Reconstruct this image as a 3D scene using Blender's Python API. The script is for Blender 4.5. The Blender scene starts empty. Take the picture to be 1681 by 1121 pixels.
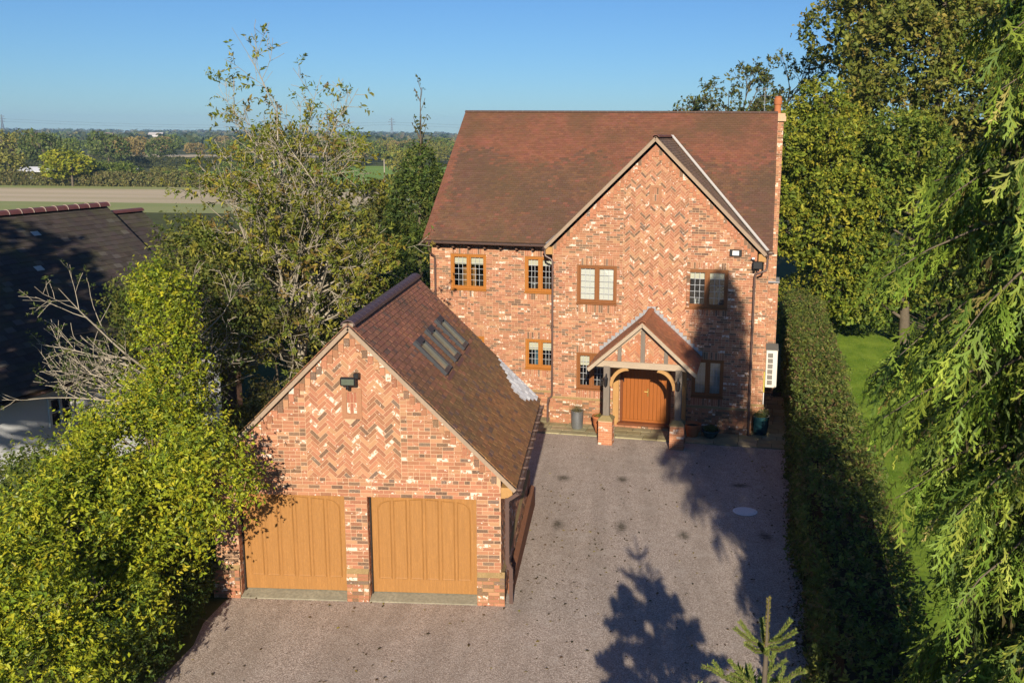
import bpy, math, random
import numpy as np
from mathutils import Vector, Matrix

random.seed(11)
rng = np.random.default_rng(11)
scene = bpy.context.scene
COL = scene.collection
R = math.radians

# ------------------------------------------------------------------ camera
cam_data = bpy.data.cameras.new('camera')
cam = bpy.data.objects.new('camera', cam_data)
COL.objects.link(cam)
cam_data.sensor_width = 36.0
cam_data.lens = 1515.94 / 1681 * 36
cam_data.shift_x = (840.5 - 934.905) / 1681
cam_data.shift_y = (503.46 - 560.5) / 1681
cam_data.clip_start = 0.1
cam_data.clip_end = 20000
CAM = Vector((4.8699, -16.6711, 9.0756))
_yaw, _pitch, _roll = 0.0454, -0.1838, 0.0085
_fw = Vector((-math.sin(_yaw), math.cos(_yaw), 0)); _rt = Vector((math.cos(_yaw), math.sin(_yaw), 0)); _up = Vector((0, 0, 1))
_F = _fw * math.cos(_pitch) + _up * math.sin(_pitch)
_U = -_fw * math.sin(_pitch) + _up * math.cos(_pitch)
_R3 = _rt * math.cos(_roll) + _U * math.sin(_roll)
_U3 = -_rt * math.sin(_roll) + _U * math.cos(_roll)
cam.matrix_world = Matrix(((_R3.x, _U3.x, -_F.x, CAM.x), (_R3.y, _U3.y, -_F.y, CAM.y), (_R3.z, _U3.z, -_F.z, CAM.z), (0, 0, 0, 1)))
scene.camera = cam

# ------------------------------------------------------------------ sky and sun
SUN_EL, SUN_AZ = 22.3, 3.4
world = bpy.data.worlds.new('World'); scene.world = world; world.use_nodes = True
wn = world.node_tree
for n in list(wn.nodes): wn.nodes.remove(n)
_sky = wn.nodes.new('ShaderNodeTexSky'); _sky.sky_type = 'NISHITA'; _sky.sun_disc = False
_sky.sun_elevation = R(SUN_EL); _sky.sun_rotation = R(180 - SUN_AZ)
_sky.altitude = 60; _sky.air_density = 1.0; _sky.dust_density = 0.05; _sky.ozone_density = 2.6
_bg = wn.nodes.new('ShaderNodeBackground'); _bg.inputs[1].default_value = 0.05
_wo = wn.nodes.new('ShaderNodeOutputWorld')
_tint = wn.nodes.new('ShaderNodeMix'); _tint.data_type = 'RGBA'; _tint.blend_type = 'MULTIPLY'; _tint.inputs[0].default_value = 1.0; _tint.inputs[7].default_value = (.54, .86, 1.28, 1)
wn.links.new(_sky.outputs[0], _tint.inputs[6]); wn.links.new(_tint.outputs[2], _bg.inputs[0]); wn.links.new(_bg.outputs[0], _wo.inputs[0])
sun_data = bpy.data.lights.new('sun', 'SUN'); sun = bpy.data.objects.new('sun', sun_data); COL.objects.link(sun)
sun_data.energy = 5.0; sun_data.angle = R(0.53); sun_data.color = (1.0, 0.87, 0.70)
_sd = Vector((math.sin(R(SUN_AZ)) * math.cos(R(SUN_EL)), -math.cos(R(SUN_AZ)) * math.cos(R(SUN_EL)), math.sin(R(SUN_EL))))
sun.rotation_euler = _sd.to_track_quat('Z', 'Y').to_euler()
sun.location = (0, -30, 40)
scene.view_settings.view_transform = 'Standard'; scene.view_settings.look = 'None'
scene.view_settings.exposure = 0.6; scene.view_settings.gamma = 1.0; scene.view_settings.use_curve_mapping = False
scene.render.engine = 'CYCLES'
scene.cycles.use_denoising = True
scene.cycles.max_bounces = 5; scene.cycles.diffuse_bounces = 2; scene.cycles.glossy_bounces = 3
scene.cycles.transparent_max_bounces = 8; scene.cycles.transmission_bounces = 4; scene.cycles.volume_bounces = 0
scene.cycles.caustics_reflective = False; scene.cycles.caustics_refractive = False

# ------------------------------------------------------------------ materials
def lerp(a, b, t): return a + (b - a) * t
class NT:
    """small wrapper for building node materials"""
    def __init__(s, name):
        s.m = bpy.data.materials.new(name); s.m.use_nodes = True; s.t = s.m.node_tree
        for n in list(s.t.nodes): s.t.nodes.remove(n)
        s.out = s.n('ShaderNodeOutputMaterial')
    def n(s, typ, **kw):
        nd = s.t.nodes.new(typ)
        for k, v in kw.items(): setattr(nd, k, v)
        return nd
    def l(s, a, b): s.t.links.new(a, b)
    def coord(s, kind='Object', scale=None):
        c = s.n('ShaderNodeTexCoord').outputs[kind]
        if scale is None: return c
        m = s.n('ShaderNodeMapping'); m.inputs['Scale'].default_value = scale; s.l(c, m.inputs[0]); return m.outputs[0]
    def noise(s, vec, scale, detail=4, rough=.55):
        n = s.n('ShaderNodeTexNoise'); n.inputs['Scale'].default_value = scale; n.inputs['Detail'].default_value = detail
        n.inputs['Roughness'].default_value = rough
        if vec is not None: s.l(vec, n.inputs['Vector'])
        return n.outputs['Fac']
    def ramp(s, fac, stops):
        r = s.n('ShaderNodeValToRGB'); e = r.color_ramp.elements
        while len(e) < len(stops): e.new(0.5)
        for i, (p, c) in enumerate(stops):
            e[i].position = p; e[i].color = (c[0], c[1], c[2], 1) if hasattr(c, '__len__') else (c, c, c, 1)
        s.l(fac, r.inputs[0]); return r.outputs[0]
    def mix(s, fac, a, b, mode='MIX'):
        m = s.n('ShaderNodeMix', data_type='RGBA', blend_type=mode)
        for idx, v in ((0, fac), (6, a), (7, b)):
            if hasattr(v, 'is_linked') or hasattr(v, 'node'): s.l(v, m.inputs[idx])
            elif idx == 0: m.inputs[0].default_value = v
            else: m.inputs[idx].default_value = (v[0], v[1], v[2], 1)
        return m.outputs[2]
    def math(s, op, a, b=None):
        m = s.n('ShaderNodeMath', operation=op)
        for i, v in enumerate((a, b)):
            if v is None: continue
            if hasattr(v, 'node'): s.l(v, m.inputs[i])
            else: m.inputs[i].default_value = v
        return m.outputs[0]
    def bump(s, h, strength=.3, dist=.01):
        b = s.n('ShaderNodeBump'); b.inputs['Strength'].default_value = strength; b.inputs['Distance'].default_value = dist
        s.l(h, b.inputs['Height']); return b.outputs[0]
    def bsdf(s, color, rough=.8, spec=.3, normal=None, metal=0.0):
        b = s.n('ShaderNodeBsdfPrincipled')
        if hasattr(color, 'node'): s.l(color, b.inputs['Base Color'])
        else: b.inputs['Base Color'].default_value = (color[0], color[1], color[2], 1)
        if hasattr(rough, 'node'): s.l(rough, b.inputs['Roughness'])
        else: b.inputs['Roughness'].default_value = rough
        b.inputs['Specular IOR Level'].default_value = spec
        b.inputs['Metallic'].default_value = metal
        if normal is not None: s.l(normal, b.inputs['Normal'])
        return b.outputs[0]
    def done(s, shader): s.l(shader, s.out.inputs[0]); return s.m

def plain(name, color, rough=.7, spec=.3, var=.18, scale=6, bump=.0, metal=0.0, grain=None):
    """one base colour with blotchy variation and some relief"""
    k = NT(name); v = k.coord('Object', grain)
    f = k.noise(v, scale, 5)
    c = k.mix(f, [x * (1 - var) for x in color], [min(1, x * (1 + var)) for x in color])
    f2 = k.noise(v, scale * 7, 3)
    c = k.mix(k.ramp(f2, [(.35, 0), (.7, 1)]), c, [x * (1 - var * .6) for x in color])
    nrm = k.bump(k.noise(v, scale * 5, 4), bump, .01) if bump else None
    return k.done(k.bsdf(c, rough, spec, nrm, metal))

def piece_color(k, single):
    """colour and alpha of a piece: from the object (single pieces) or from the mesh attribute (joined pieces)"""
    if single:
        o = k.n('ShaderNodeObjectInfo'); return o.outputs['Color'], o.outputs['Alpha']
    a = k.n('ShaderNodeAttribute', attribute_name='col'); return a.outputs['Color'], a.outputs['Alpha']

def world_pos(k):
    return k.n('ShaderNodeNewGeometry').outputs['Position']

def brick_material(name, single):
    k = NT(name); c, a = piece_color(k, single); p = world_pos(k)
    n1 = k.noise(p, 22, 4); n2 = k.noise(p, 75, 3); n3 = k.noise(p, .7, 3)
    c = k.mix(k.math('MULTIPLY', n1, .42), c, (.24, .125, .08))
    c = k.mix(k.ramp(n2, [(.45, 0), (.75, .45)]), c, (.47, .265, .155))
    c = k.mix(k.ramp(n3, [(.42, 0), (.7, .22)]), c, (.30, .20, .10))
    # lime-washed smears, present only on bricks that carry an alpha
    sm = k.math('GREATER_THAN', k.math('ADD', k.noise(p, 14, 3, .6), k.math('MULTIPLY', a, .25)), .70)
    c = k.mix(k.math('MULTIPLY', sm, .85), c, (.68, .58, .49))
    return k.done(k.bsdf(c, .9, .2, k.bump(k.noise(p, 55, 4), .5, .006)))
M_BRICK = brick_material('brick', False); M_BRICK1 = brick_material('brick single', True)

def tile_material(name, single, moss):
    k = NT(name); c, a = piece_color(k, single); p = world_pos(k)
    n1 = k.noise(p, 9, 5); n2 = k.noise(p, .55, 5, .65); n3 = k.noise(p, 40, 3)
    c = k.mix(k.math('MULTIPLY', n1, .4), c, (.10, .055, .035))
    c = k.mix(k.ramp(n2, [(.40, 0), (.66, moss)]), c, (.085, .06, .03))
    c = k.mix(k.ramp(n3, [(.62, 0), (.74, .35)]), c, (.16, .13, .06))
    c = k.mix(a, c, (.86, .86, .84))
    return k.done(k.bsdf(c, .62, .45, k.bump(k.noise(p, 60, 4), .4, .004)))
M_TILE = tile_material('clay tile', False, .5); M_TILE1 = tile_material('clay tile single', True, .5)
M_TILEH = tile_material('clay tile house', False, .62); M_TILEH1 = tile_material('clay tile house single', True, .62)

def slate_material(name, single):
    k = NT(name); c, a = piece_color(k, single); p = world_pos(k)
    n1 = k.noise(p, 7, 5); n2 = k.noise(p, 1.1, 4)
    c = k.mix(k.math('MULTIPLY', n1, .6), c, (.03, .026, .024))
    c = k.mix(k.ramp(n2, [(.5, 0), (.72, .55)]), c, (.09, .095, .035))
    c = k.mix(a, c, (.5, .5, .46))
    return k.done(k.bsdf(c, .85, .2, k.bump(k.noise(p, 45, 4), .5, .006)))
M_OLDTILE = slate_material('weathered tile', False); M_OLDTILE1 = slate_material('weathered tile single', True)

M_MORTAR = plain('mortar', (.53, .355, .225), .95, .1, .2, 3, .3)
M_VERGE = plain('verge mortar', (.33, .25, .18), .95, .1, .25, 5, .5)
M_LEAD = plain('lead', (.30, .31, .33), .45, .5, .25, 9, .1)
M_VALLEY = plain('pale valley mortar', (.52, .50, .47), .8, .2, .2, 9, .2)
M_OAKNEW = plain('golden timber', (.355, .175, .055), .55, .25, .42, 3.4, .35, grain=(9, 9, .5))
M_DOORWOOD = plain('stained door timber', (.30, .095, .018), .42, .35, .25, 3, .15, grain=(12, 12, .8))
M_FRAME = plain('brown window timber', (.22, .085, .026), .45, .35, .18, 4, .1)
M_FRAMEO = plain('orange brown window timber', (.36, .14, .025), .45, .35, .18, 4, .1)
M_OLDOAK = plain('weathered oak', (.20, .17, .14), .85, .15, .4, 3, .6, grain=(10, 10, .8))
M_OLDOAKX = plain('pale weathered oak', (.42, .34, .25), .85, .15, .35, 3, .6, grain=(.8, 10, 10))
M_GOLDOAK = plain('sheltered oak', (.42, .24, .09), .7, .2, .25, 3, .3, grain=(5, 5, 1))
M_PIPE = plain('brown plastic', (.10, .062, .052), .35, .5, .15, 4)
M_BLACK = plain('black plastic', (.012, .012, .014), .4, .5, .2, 8)
M_WHITE = plain('white plastic', (.78, .78, .76), .4, .4, .05, 5)
M_BLIND = plain('cream blind', (.72, .68, .55), .9, .1, .05, 5)
M_BLINDW = plain('white blind', (.80, .79, .76), .9, .1, .05, 5)
M_DARK = plain('dark interior', (.035, .028, .024), .9, .1, .3, 2)  # near-black colour stands in for shade inside rooms and openings
M_CAME = plain('lead came', (.42, .44, .46), .5, .4, .15, 9)
M_STONE = plain('brick surround', (.36, .18, .10), .9, .15, .25, 5, .4)
M_CONC = plain('mossy concrete', (.29, .27, .20), .95, .1, .45, 2.5, .5)
M_TERRA = plain('terracotta', (.42, .15, .06), .8, .2, .25, 5, .2)
M_ZINC = plain('zinc', (.30, .32, .34), .38, .5, .35, 5, .15, metal=.7)
M_GLAZE = plain('blue glazed pot', (.018, .07, .085), .25, .6, .3, 6)
M_SOIL = plain('soil', (.05, .035, .022), .95, .1, .35, 9, .8)
M_BRASS = plain('brass', (.45, .32, .10), .35, .5, .1, 5, metal=.8)
M_METAL = plain('galvanised metal', (.45, .46, .47), .4, .5, .15, 5, metal=.6)
M_PYLON = plain('pylon steel', (.10, .105, .11), .6, .3, .1, 1)
M_RENDER = plain('white rendered wall', (.80, .84, .86), .9, .15, .08, 2.5, .35)

def glass_material(name, tint=(1, 1, 1), gloss=.16):
    k = NT(name); t = k.n('ShaderNodeBsdfTransparent'); t.inputs[0].default_value = (*tint, 1)
    g = k.n('ShaderNodeBsdfGlossy'); g.inputs['Roughness'].default_value = .02
    f = k.n('ShaderNodeFresnel'); f.inputs[0].default_value = 1.5
    m = k.n('ShaderNodeMixShader'); k.l(k.math('ADD', f.outputs[0], gloss * .3), m.inputs[0])
    k.l(t.outputs[0], m.inputs[1]); k.l(g.outputs[0], m.inputs[2]); return k.done(m.outputs[0])
M_GLASS = glass_material('window glass', (.93, .95, .94))
M_SKYGLASS = (lambda k: k.done(k.bsdf((.23, .22, .14), .12, .6, k.bump(k.noise(k.coord(), 4, 3), .05, .01))))(NT('skylight glass'))

def leaf_material(name, rough=.55, spec=.2, trans=.3):
    k = NT(name); a = k.n('ShaderNodeAttribute', attribute_name='col').outputs['Color']
    b = k.bsdf(a, rough, spec)
    t = k.n('ShaderNodeBsdfTranslucent'); k.l(k.mix(.35, a, (.25, .3, .02)), t.inputs[0])
    m = k.n('ShaderNodeMixShader'); m.inputs[0].default_value = trans
    k.l(b, m.inputs[1]); k.l(t.outputs[0], m.inputs[2]); return k.done(m.outputs[0])
M_LEAF = leaf_material('leaf'); M_GLOSSLEAF = leaf_material('glossy leaf', .45, .28, .26)
M_NEEDLE = leaf_material('needle', .6, .25, .15)
def bark_material(name, a, b):
    k = NT(name); p = k.coord('Object'); f = k.noise(p, 7, 5)
    return k.done(k.bsdf(k.mix(f, a, b), .9, .15, k.bump(k.noise(p, 30, 4), .5, .01)))
M_BARK = bark_material('bark', (.07, .055, .04), (.17, .14, .10))
M_PALEBARK = bark_material('pale bark', (.22, .19, .14), (.44, .40, .32))

# ------------------------------------------------------------------ mesh helpers
def props(o, label=None, cat=None, group=None, kind=None):
    if label: o['label'] = label
    if cat: o['category'] = cat
    if group: o['group'] = group
    if kind: o['kind'] = kind
    return o
def empty(name, loc=(0, 0, 0), rz=0.0, label=None, cat=None, group=None, parent=None):
    o = bpy.data.objects.new(name, None); COL.objects.link(o); o.location = loc; o.rotation_euler = (0, 0, rz)
    o.empty_display_size = .3
    if parent is not None: o.parent = parent
    return props(o, label, cat, group)
def raw_mesh(name, V, loops, starts, mat, col=None, smooth=False):
    me = bpy.data.meshes.new(name)
    V = np.asarray(V, np.float32); loops = np.asarray(loops, np.int32); starts = np.asarray(starts, np.int32)
    me.vertices.add(len(V)); me.vertices.foreach_set('co', V.ravel())
    me.loops.add(len(loops)); me.loops.foreach_set('vertex_index', loops)
    me.polygons.add(len(starts)); me.polygons.foreach_set('loop_start', starts)
    me.update(calc_edges=True); me.validate()
    me.polygons.foreach_set('use_smooth', np.full(len(me.polygons), bool(smooth)))
    if mat is not None: me.materials.append(mat)
    if col is not None:
        c = np.ones((len(V), 4), np.float32); c[:, :col.shape[1]] = col
        at = me.attributes.new('col', 'FLOAT_COLOR', 'POINT'); at.data.foreach_set('color', c.ravel())
    return me
def quad_mesh(name, V, Q, mat, col=None, smooth=False):
    Q = np.asarray(Q, np.int32)
    return raw_mesh(name, V, Q.ravel(), np.arange(len(Q)) * Q.shape[1], mat, col, smooth)
def link(name, me, parent=None, **kw):
    o = bpy.data.objects.new(name, me); COL.objects.link(o)
    if parent is not None: o.parent = parent
    return props(o, **kw)

class MB:
    """collects simple solids into one mesh"""
    def __init__(s): s.v = []; s.f = []; s.cols = []
    def add(s, verts, faces):
        b = len(s.v); s.v += [tuple(p) for p in verts]; s.f += [tuple(i + b for i in f) for f in faces]; return s
    def box(s, x0, x1, y0, y1, z0, z1, bev=0.0):
        if bev <= 0:
            return s.add([(x0, y0, z0), (x1, y0, z0), (x1, y1, z0), (x0, y1, z0), (x0, y0, z1), (x1, y0, z1), (x1, y1, z1), (x0, y1, z1)],
                         [(0, 3, 2, 1), (4, 5, 6, 7), (0, 1, 5, 4), (1, 2, 6, 5), (2, 3, 7, 6), (3, 0, 4, 7)])
        b = bev; pr = [(x0 + b, y0), (x1 - b, y0), (x1, y0 + b), (x1, y1 - b), (x1 - b, y1), (x0 + b, y1), (x0, y1 - b), (x0, y0 + b)]
        cx, cy = (x0 + x1) / 2, (y0 + y1) / 2
        def ins(p): return (min(max(p[0], x0 + b), x1 - b), min(max(p[1], y0 + b), y1 - b))
        rings = [[(*ins(p), z0) for p in pr], [(*p, z0 + b) for p in pr], [(*p, z1 - b) for p in pr], [(*ins(p), z1) for p in pr]]
        vs = [q for r_ in rings for q in r_]; fs = [tuple(range(7, -1, -1)), tuple(range(24, 32))]
        for r_ in range(3):
            for i in range(8): j = (i + 1) % 8; fs.append((r_ * 8 + i, r_ * 8 + j, r_ * 8 + 8 + j, r_ * 8 + 8 + i))
        return s.add(vs, fs)
    def obox(s, c, ax, ay, az):
        """oriented box: centre and three half-axis vectors"""
        c, ax, ay, az = map(Vector, (c, ax, ay, az)); vs = []
        for k in (-1, 1):
            for (i, j) in ((-1, -1), (1, -1), (1, 1), (-1, 1)): vs.append(c + ax * i + ay * j + az * k)
        return s.add(vs, [(0, 3, 2, 1), (4, 5, 6, 7), (0, 1, 5, 4), (1, 2, 6, 5), (2, 3, 7, 6), (3, 0, 4, 7)])
    def bar(s, a, b, w, h, up=(0, 0, 1)):
        a, b = Vector(a), Vector(b); d = b - a; L = d.length; d.normalize(); u = Vector(up)
        sd = d.cross(u)
        if sd.length < 1e-4: sd = d.cross(Vector((1, 0, 0)))
        sd.normalize(); u = sd.cross(d).normalized()
        return s.obox((a + b) / 2, sd * (w / 2), d * (L / 2), u * (h / 2))
    def prism(s, poly, fn, d0, d1):
        """polygon (2-D) swept from depth d0 to d1; fn(u, v, d) gives the point"""
        n = len(poly); vs = [fn(u, v, d0) for u, v in poly] + [fn(u, v, d1) for u, v in poly]
        fs = [tuple(range(n - 1, -1, -1)), tuple(range(n, 2 * n))] + [(i, (i + 1) % n, n + (i + 1) % n, n + i) for i in range(n)]
        return s.add(vs, fs)
    def tube(s, pts, rads, k=8, cap=True):
        pts = [Vector(p) for p in pts]
        if not hasattr(rads, '__len__'): rads = [rads] * len(pts)
        b = len(s.v); up = Vector((0, 0, 1)); vs = []; prev = None
        for i, p in enumerate(pts):
            d = (pts[min(i + 1, len(pts) - 1)] - pts[max(i - 1, 0)]).normalized()
            a = d.cross(up) if prev is None else prev - d * prev.dot(d)
            if a.length < 1e-4: a = d.cross(Vector((1, 0, 0)))
            a.normalize(); prev = a; c = d.cross(a)
            for j in range(k):
                t = 2 * math.pi * j / k; vs.append(p + (a * math.cos(t) + c * math.sin(t)) * rads[i])
        fs = []
        for i in range(len(pts) - 1):
            for j in range(k): q = (j + 1) % k; fs.append((i * k + j, i * k + q, (i + 1) * k + q, (i + 1) * k + j))
        if cap: fs += [tuple(range(k - 1, -1, -1)), tuple(range((len(pts) - 1) * k, len(pts) * k))]
        return s.add(vs, fs)
    def lathe(s, prof, c=(0, 0, 0), k=24):
        vs = []; n = len(prof)
        for (r_, z) in prof:
            for j in range(k): t = 2 * math.pi * j / k; vs.append((c[0] + r_ * math.cos(t), c[1] + r_ * math.sin(t), c[2] + z))
        fs = []
        for i in range(n - 1):
            for j in range(k): q = (j + 1) % k; fs.append((i * k + j, i * k + q, (i + 1) * k + q, (i + 1) * k + j))
        return s.add(vs, fs)
    def mesh(s, name, mat, smooth=False):
        loops = [i for f in s.f for i in f]; st = np.cumsum([0] + [len(f) for f in s.f[:-1]])
        me = raw_mesh(name, np.array(s.v, np.float32), loops, st, mat)
        if smooth:
            me.polygons.foreach_set('use_smooth', np.ones(len(me.polygons), bool))
            try: me.set_sharp_from_angle(angle=R(40))
            except Exception: pass
        return me
    def build(s, name, mat, parent=None, smooth=False, **kw): return link(name, s.mesh(name, mat, smooth), parent, **kw)

# ------------------------------------------------------------------ brickwork
def clip_poly(poly, region):
    """Sutherland-Hodgman: clip a convex polygon by a convex counter-clockwise region"""
    out = list(poly)
    for i in range(len(region)):
        ax, ay = region[i]; bx, by = region[(i + 1) % len(region)]; ex, ey = bx - ax, by - ay
        inp, out = out, []
        if not inp: return []
        for j in range(len(inp)):
            p, q = inp[j - 1], inp[j]
            sp = ex * (p[1] - ay) - ey * (p[0] - ax); sq = ex * (q[1] - ay) - ey * (q[0] - ax)
            if sq >= 0:
                if sp < 0: t = sp / (sp - sq); out.append((p[0] + (q[0] - p[0]) * t, p[1] + (q[1] - p[1]) * t))
                out.append(q)
            elif sp >= 0: t = sp / (sp - sq); out.append((p[0] + (q[0] - p[0]) * t, p[1] + (q[1] - p[1]) * t))
    return out
def poly_area(p): return .5 * abs(sum(p[i - 1][0] * p[i][1] - p[i][0] * p[i - 1][1] for i in range(len(p)))) if len(p) > 2 else 0

def brick_color(soft=False):
    t = random.random()
    if t < (.11 if soft else .17): c = random.choice([(.09, .065, .05), (.12, .08, .055), (.15, .10, .07), (.115, .095, .08)]); a = random.choice([0, 0, .2])
    elif t < (.165 if soft else .235): c = random.choice([(.45, .245, .15), (.41, .21, .125)]); a = random.uniform(.55, 1.0)
    elif t < .38: c = (.47, .25, .135); a = random.uniform(0, .4)
    elif t < .64: c = (.425, .178, .10); a = random.uniform(0, .35)
    elif t < .85: c = (.365, .145, .083); a = random.uniform(0, .35)
    else: c = (.28, .118, .066); a = random.uniform(0, .2)
    j = random.uniform(.84, 1.08)
    return (c[0] * j, c[1] * j * random.uniform(.95, 1.05), c[2] * j, a)

class Bricks:
    """bricks laid in one plane: u along, v up, n out of the wall"""
    def __init__(s): s.full = []; s.cut = []
    def quad(s, fr, u0, u1, v0, v1, proud=0.0, color=None): s.full.append((fr, u0, u1, v0, v1, proud + random.uniform(-.0025, .0025), color or brick_color()))
    def poly(s, fr, poly, proud=0.0, color=None):
        if poly_area(poly) > .0006: s.cut.append((fr, poly, proud + random.uniform(-.0025, .0025), color or brick_color()))
    def joined(s, name, mat, parent, items, cuts):
        V = []; L = []; S = []; C = []; off = 0; nl = 0
        for (fr, u0, u1, v0, v1, pr, col) in items:
            O, Ua, Va, Na = fr; c = .005; d = .006 + pr; b = -.012
            pts = []
            for (du, dv, dn) in ((0, 0, b), (c * 0, 0, d - c), (c, c, d)):
                pts += [(u0 + du, v0 + dv, dn), (u1 - du, v0 + dv, dn), (u1 - du, v1 - dv, dn), (u0 + du, v1 - dv, dn)]
            for (u, v, n) in pts: V.append((O[0] + Ua[0] * u + Va[0] * v + Na[0] * n, O[1] + Ua[1] * u + Va[1] * v + Na[1] * n, O[2] + Ua[2] * u + Va[2] * v + Na[2] * n)); C.append(col)
            fs = [(8, 9, 10, 11)] + [(r_ * 4 + i, r_ * 4 + (i + 1) % 4, r_ * 4 + 4 + (i + 1) % 4, r_ * 4 + 4 + i) for r_ in (0, 1) for i in range(4)]
            for f in fs: S.append(nl); L += [i + off for i in f]; nl += 4
            off += 12
        for (fr, poly, pr, col) in cuts:
            O, Ua, Va, Na = fr; n = len(poly); d = .006 + pr
            for dn in (-.012, d):
                for (u, v) in poly: V.append((O[0] + Ua[0] * u + Va[0] * v + Na[0] * dn, O[1] + Ua[1] * u + Va[1] * v + Na[1] * dn, O[2] + Ua[2] * u + Va[2] * v + Na[2] * dn)); C.append(col)
            S.append(nl); L += [off + n + i for i in range(n)]; nl += n
            for i in range(n): S.append(nl); L += [off + i, off + (i + 1) % n, off + n + (i + 1) % n, off + n + i]; nl += 4
            off += 2 * n
        if not V: return None
        return link(name, raw_mesh(name, np.array(V), L, S, mat, np.array(C)), parent)
    def build(s, parent, singles, near):
        """the `singles` full bricks nearest the camera become objects of their own, the rest one joined part"""
        cand = [i for i, b in enumerate(s.full) if abs((b[2] - b[1]) - .215) < .004 and abs((b[4] - b[3]) - .065) < .004]
        cand.sort(key=lambda i: near(s.full[i])); pick = set(cand[:singles])
        w, h, c, d = .215, .065, .005, .006; pts = []
        for (du, dn) in ((0, -.012), (0, d - c), (c, d)):
            pts += [(-w / 2 + du, -h / 2 + du, dn), (w / 2 - du, -h / 2 + du, dn), (w / 2 - du, h / 2 - du, dn), (-w / 2 + du, h / 2 - du, dn)]
        Q = [(8, 9, 10, 11)] + [(r_ * 4 + i, r_ * 4 + (i + 1) % 4, r_ * 4 + 4 + (i + 1) % 4, r_ * 4 + 4 + i) for r_ in (0, 1) for i in range(4)]
        unit = quad_mesh('brick', np.array(pts), Q, M_BRICK1)
        for i in sorted(pick):
            (O, Ua, Va, Na), u0, u1, v0, v1, pr, col = s.full[i]
            o = bpy.data.objects.new('brick', unit); COL.objects.link(o); o.parent = parent; o.color = col
            c_ = Vector(O) + Vector(Ua) * ((u0 + u1) / 2) + Vector(Va) * ((v0 + v1) / 2) + Vector(Na) * pr
            o.matrix_basis = Matrix(((Ua[0], Va[0], Na[0], c_.x), (Ua[1], Va[1], Na[1], c_.y), (Ua[2], Va[2], Na[2], c_.z), (0, 0, 0, 1)))
        rest = s.joined('brickwork', M_BRICK, parent, [b for i, b in enumerate(s.full) if i not in pick], s.cut)
        if rest: props(rest, kind='stuff')

def lay_courses(B, fr, z0, z1, u0, u1, holes=(), region=None, proud=0.0, phase=0):
    """stretcher courses with odd headers between u0 and u1, leaving the holes free, clipped to a convex region"""
    n = int(round((z1 - z0) / .075)); j = .010
    for r_ in range(n):
        v0 = z0 + r_ * (z1 - z0) / n; v1 = v0 + (z1 - z0) / n - j; vm = (v0 + v1) / 2
        iv = [(u0, u1)]
        for (a, b, c, d) in holes:
            if c - .001 < vm < d + .001:
                nv = []
                for (p, q) in iv:
                    if b <= p or a >= q: nv.append((p, q)); continue
                    if a - p > .03: nv.append((p, a))
                    if q - b > .03: nv.append((b, q))
                iv = nv
        for (p, q) in iv:
            x = p - ((r_ + phase) % 2) * .1125; hdr = random.random() < .12
            while x < q - .02:
                w = .1125 if (hdr or random.random() < .10) else .225
                a, b = max(x, p + j * .3), min(x + w - j, q - j * .3); x += w
                if b - a < .02: continue
                if region is not None:
                    poly = [(a, v0), (b, v0), (b, v1), (a, v1)]; cl = clip_poly(poly, region)
                    if poly_area(cl) < poly_area(poly) - 1e-5: B.poly(fr, cl, proud); continue
                B.quad(fr, a, b, v0, v1, proud)
def soldiers(B, fr, u0, u1, z0, h=.215, proud=0.0):
    n = max(1, int(round((u1 - u0) / .075))); w = (u1 - u0) / n
    for i in range(n): B.quad(fr, u0 + i * w, u0 + (i + 1) * w - .010, z0, z0 + h, proud)
def herringbone(B, fr, region, holes=(), ox=0, oz=0):
    """45 degree herringbone of 3:1 bricks filling a convex region"""
    us = [p[0] for p in region]; vs = [p[1] for p in region]; m = .075; j = .005; c = math.cos(R(45))
    cu, cv = (min(us) + max(us)) / 2 + ox, (min(vs) + max(vs)) / 2 + oz; rad = max(max(us) - min(us), max(vs) - min(vs)) / m + 6
    N = int(rad)
    for b in range(-N // 3 - 2, N // 3 + 3):
        for a in range(-N * 2, N * 2):
            tx, ty = a + 3 * b, a - 3 * b
            if abs(tx) > N * 1.2 or abs(ty) > N * 1.2: continue
            for (x0, x1, y0, y1) in ((tx, tx + 3, ty, ty + 1), (tx, tx + 1, ty + 1, ty + 4)):
                q = []
                for (x, y) in ((x0 * m + j, y0 * m + j), (x1 * m - j, y0 * m + j), (x1 * m - j, y1 * m - j), (x0 * m + j, y1 * m - j)):
                    q.append((cu + (x - y) * c, cv + (x + y) * c))
                if max(p[0] for p in q) < min(us) or min(p[0] for p in q) > max(us) or max(p[1] for p in q) < min(vs) or min(p[1] for p in q) > max(vs): continue
                mu = sum(p[0] for p in q) / 4; mv = sum(p[1] for p in q) / 4
                if any(h[0] - .02 < mu < h[1] + .02 and h[2] - .02 < mv < h[3] + .02 for h in holes): continue
                B.poly(fr, clip_poly(q, region), 0.0, brick_color(True))

def wall_sheet(mb, fn, xs, zs, holes, region=None):
    """mortar backing as cells of a grid, leaving the holes open; fn(u, v) gives the point"""
    xs = sorted(set(xs + [h[0] for h in holes] + [h[1] for h in holes])); zs = sorted(set(zs + [h[2] for h in holes] + [h[3] for h in holes]))
    for i in range(len(xs) - 1):
        for k in range(len(zs) - 1):
            mx, mz = (xs[i] + xs[i + 1]) / 2, (zs[k] + zs[k + 1]) / 2
            if any(h[0] < mx < h[1] and h[2] < mz < h[3] for h in holes): continue
            poly = [(xs[i], zs[k]), (xs[i + 1], zs[k]), (xs[i + 1], zs[k + 1]), (xs[i], zs[k + 1])]
            if region is not None: poly = clip_poly(poly, region)
            if len(poly) > 2: mb.add([fn(u, v) for u, v in poly], [tuple(range(len(poly)))])

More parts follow.
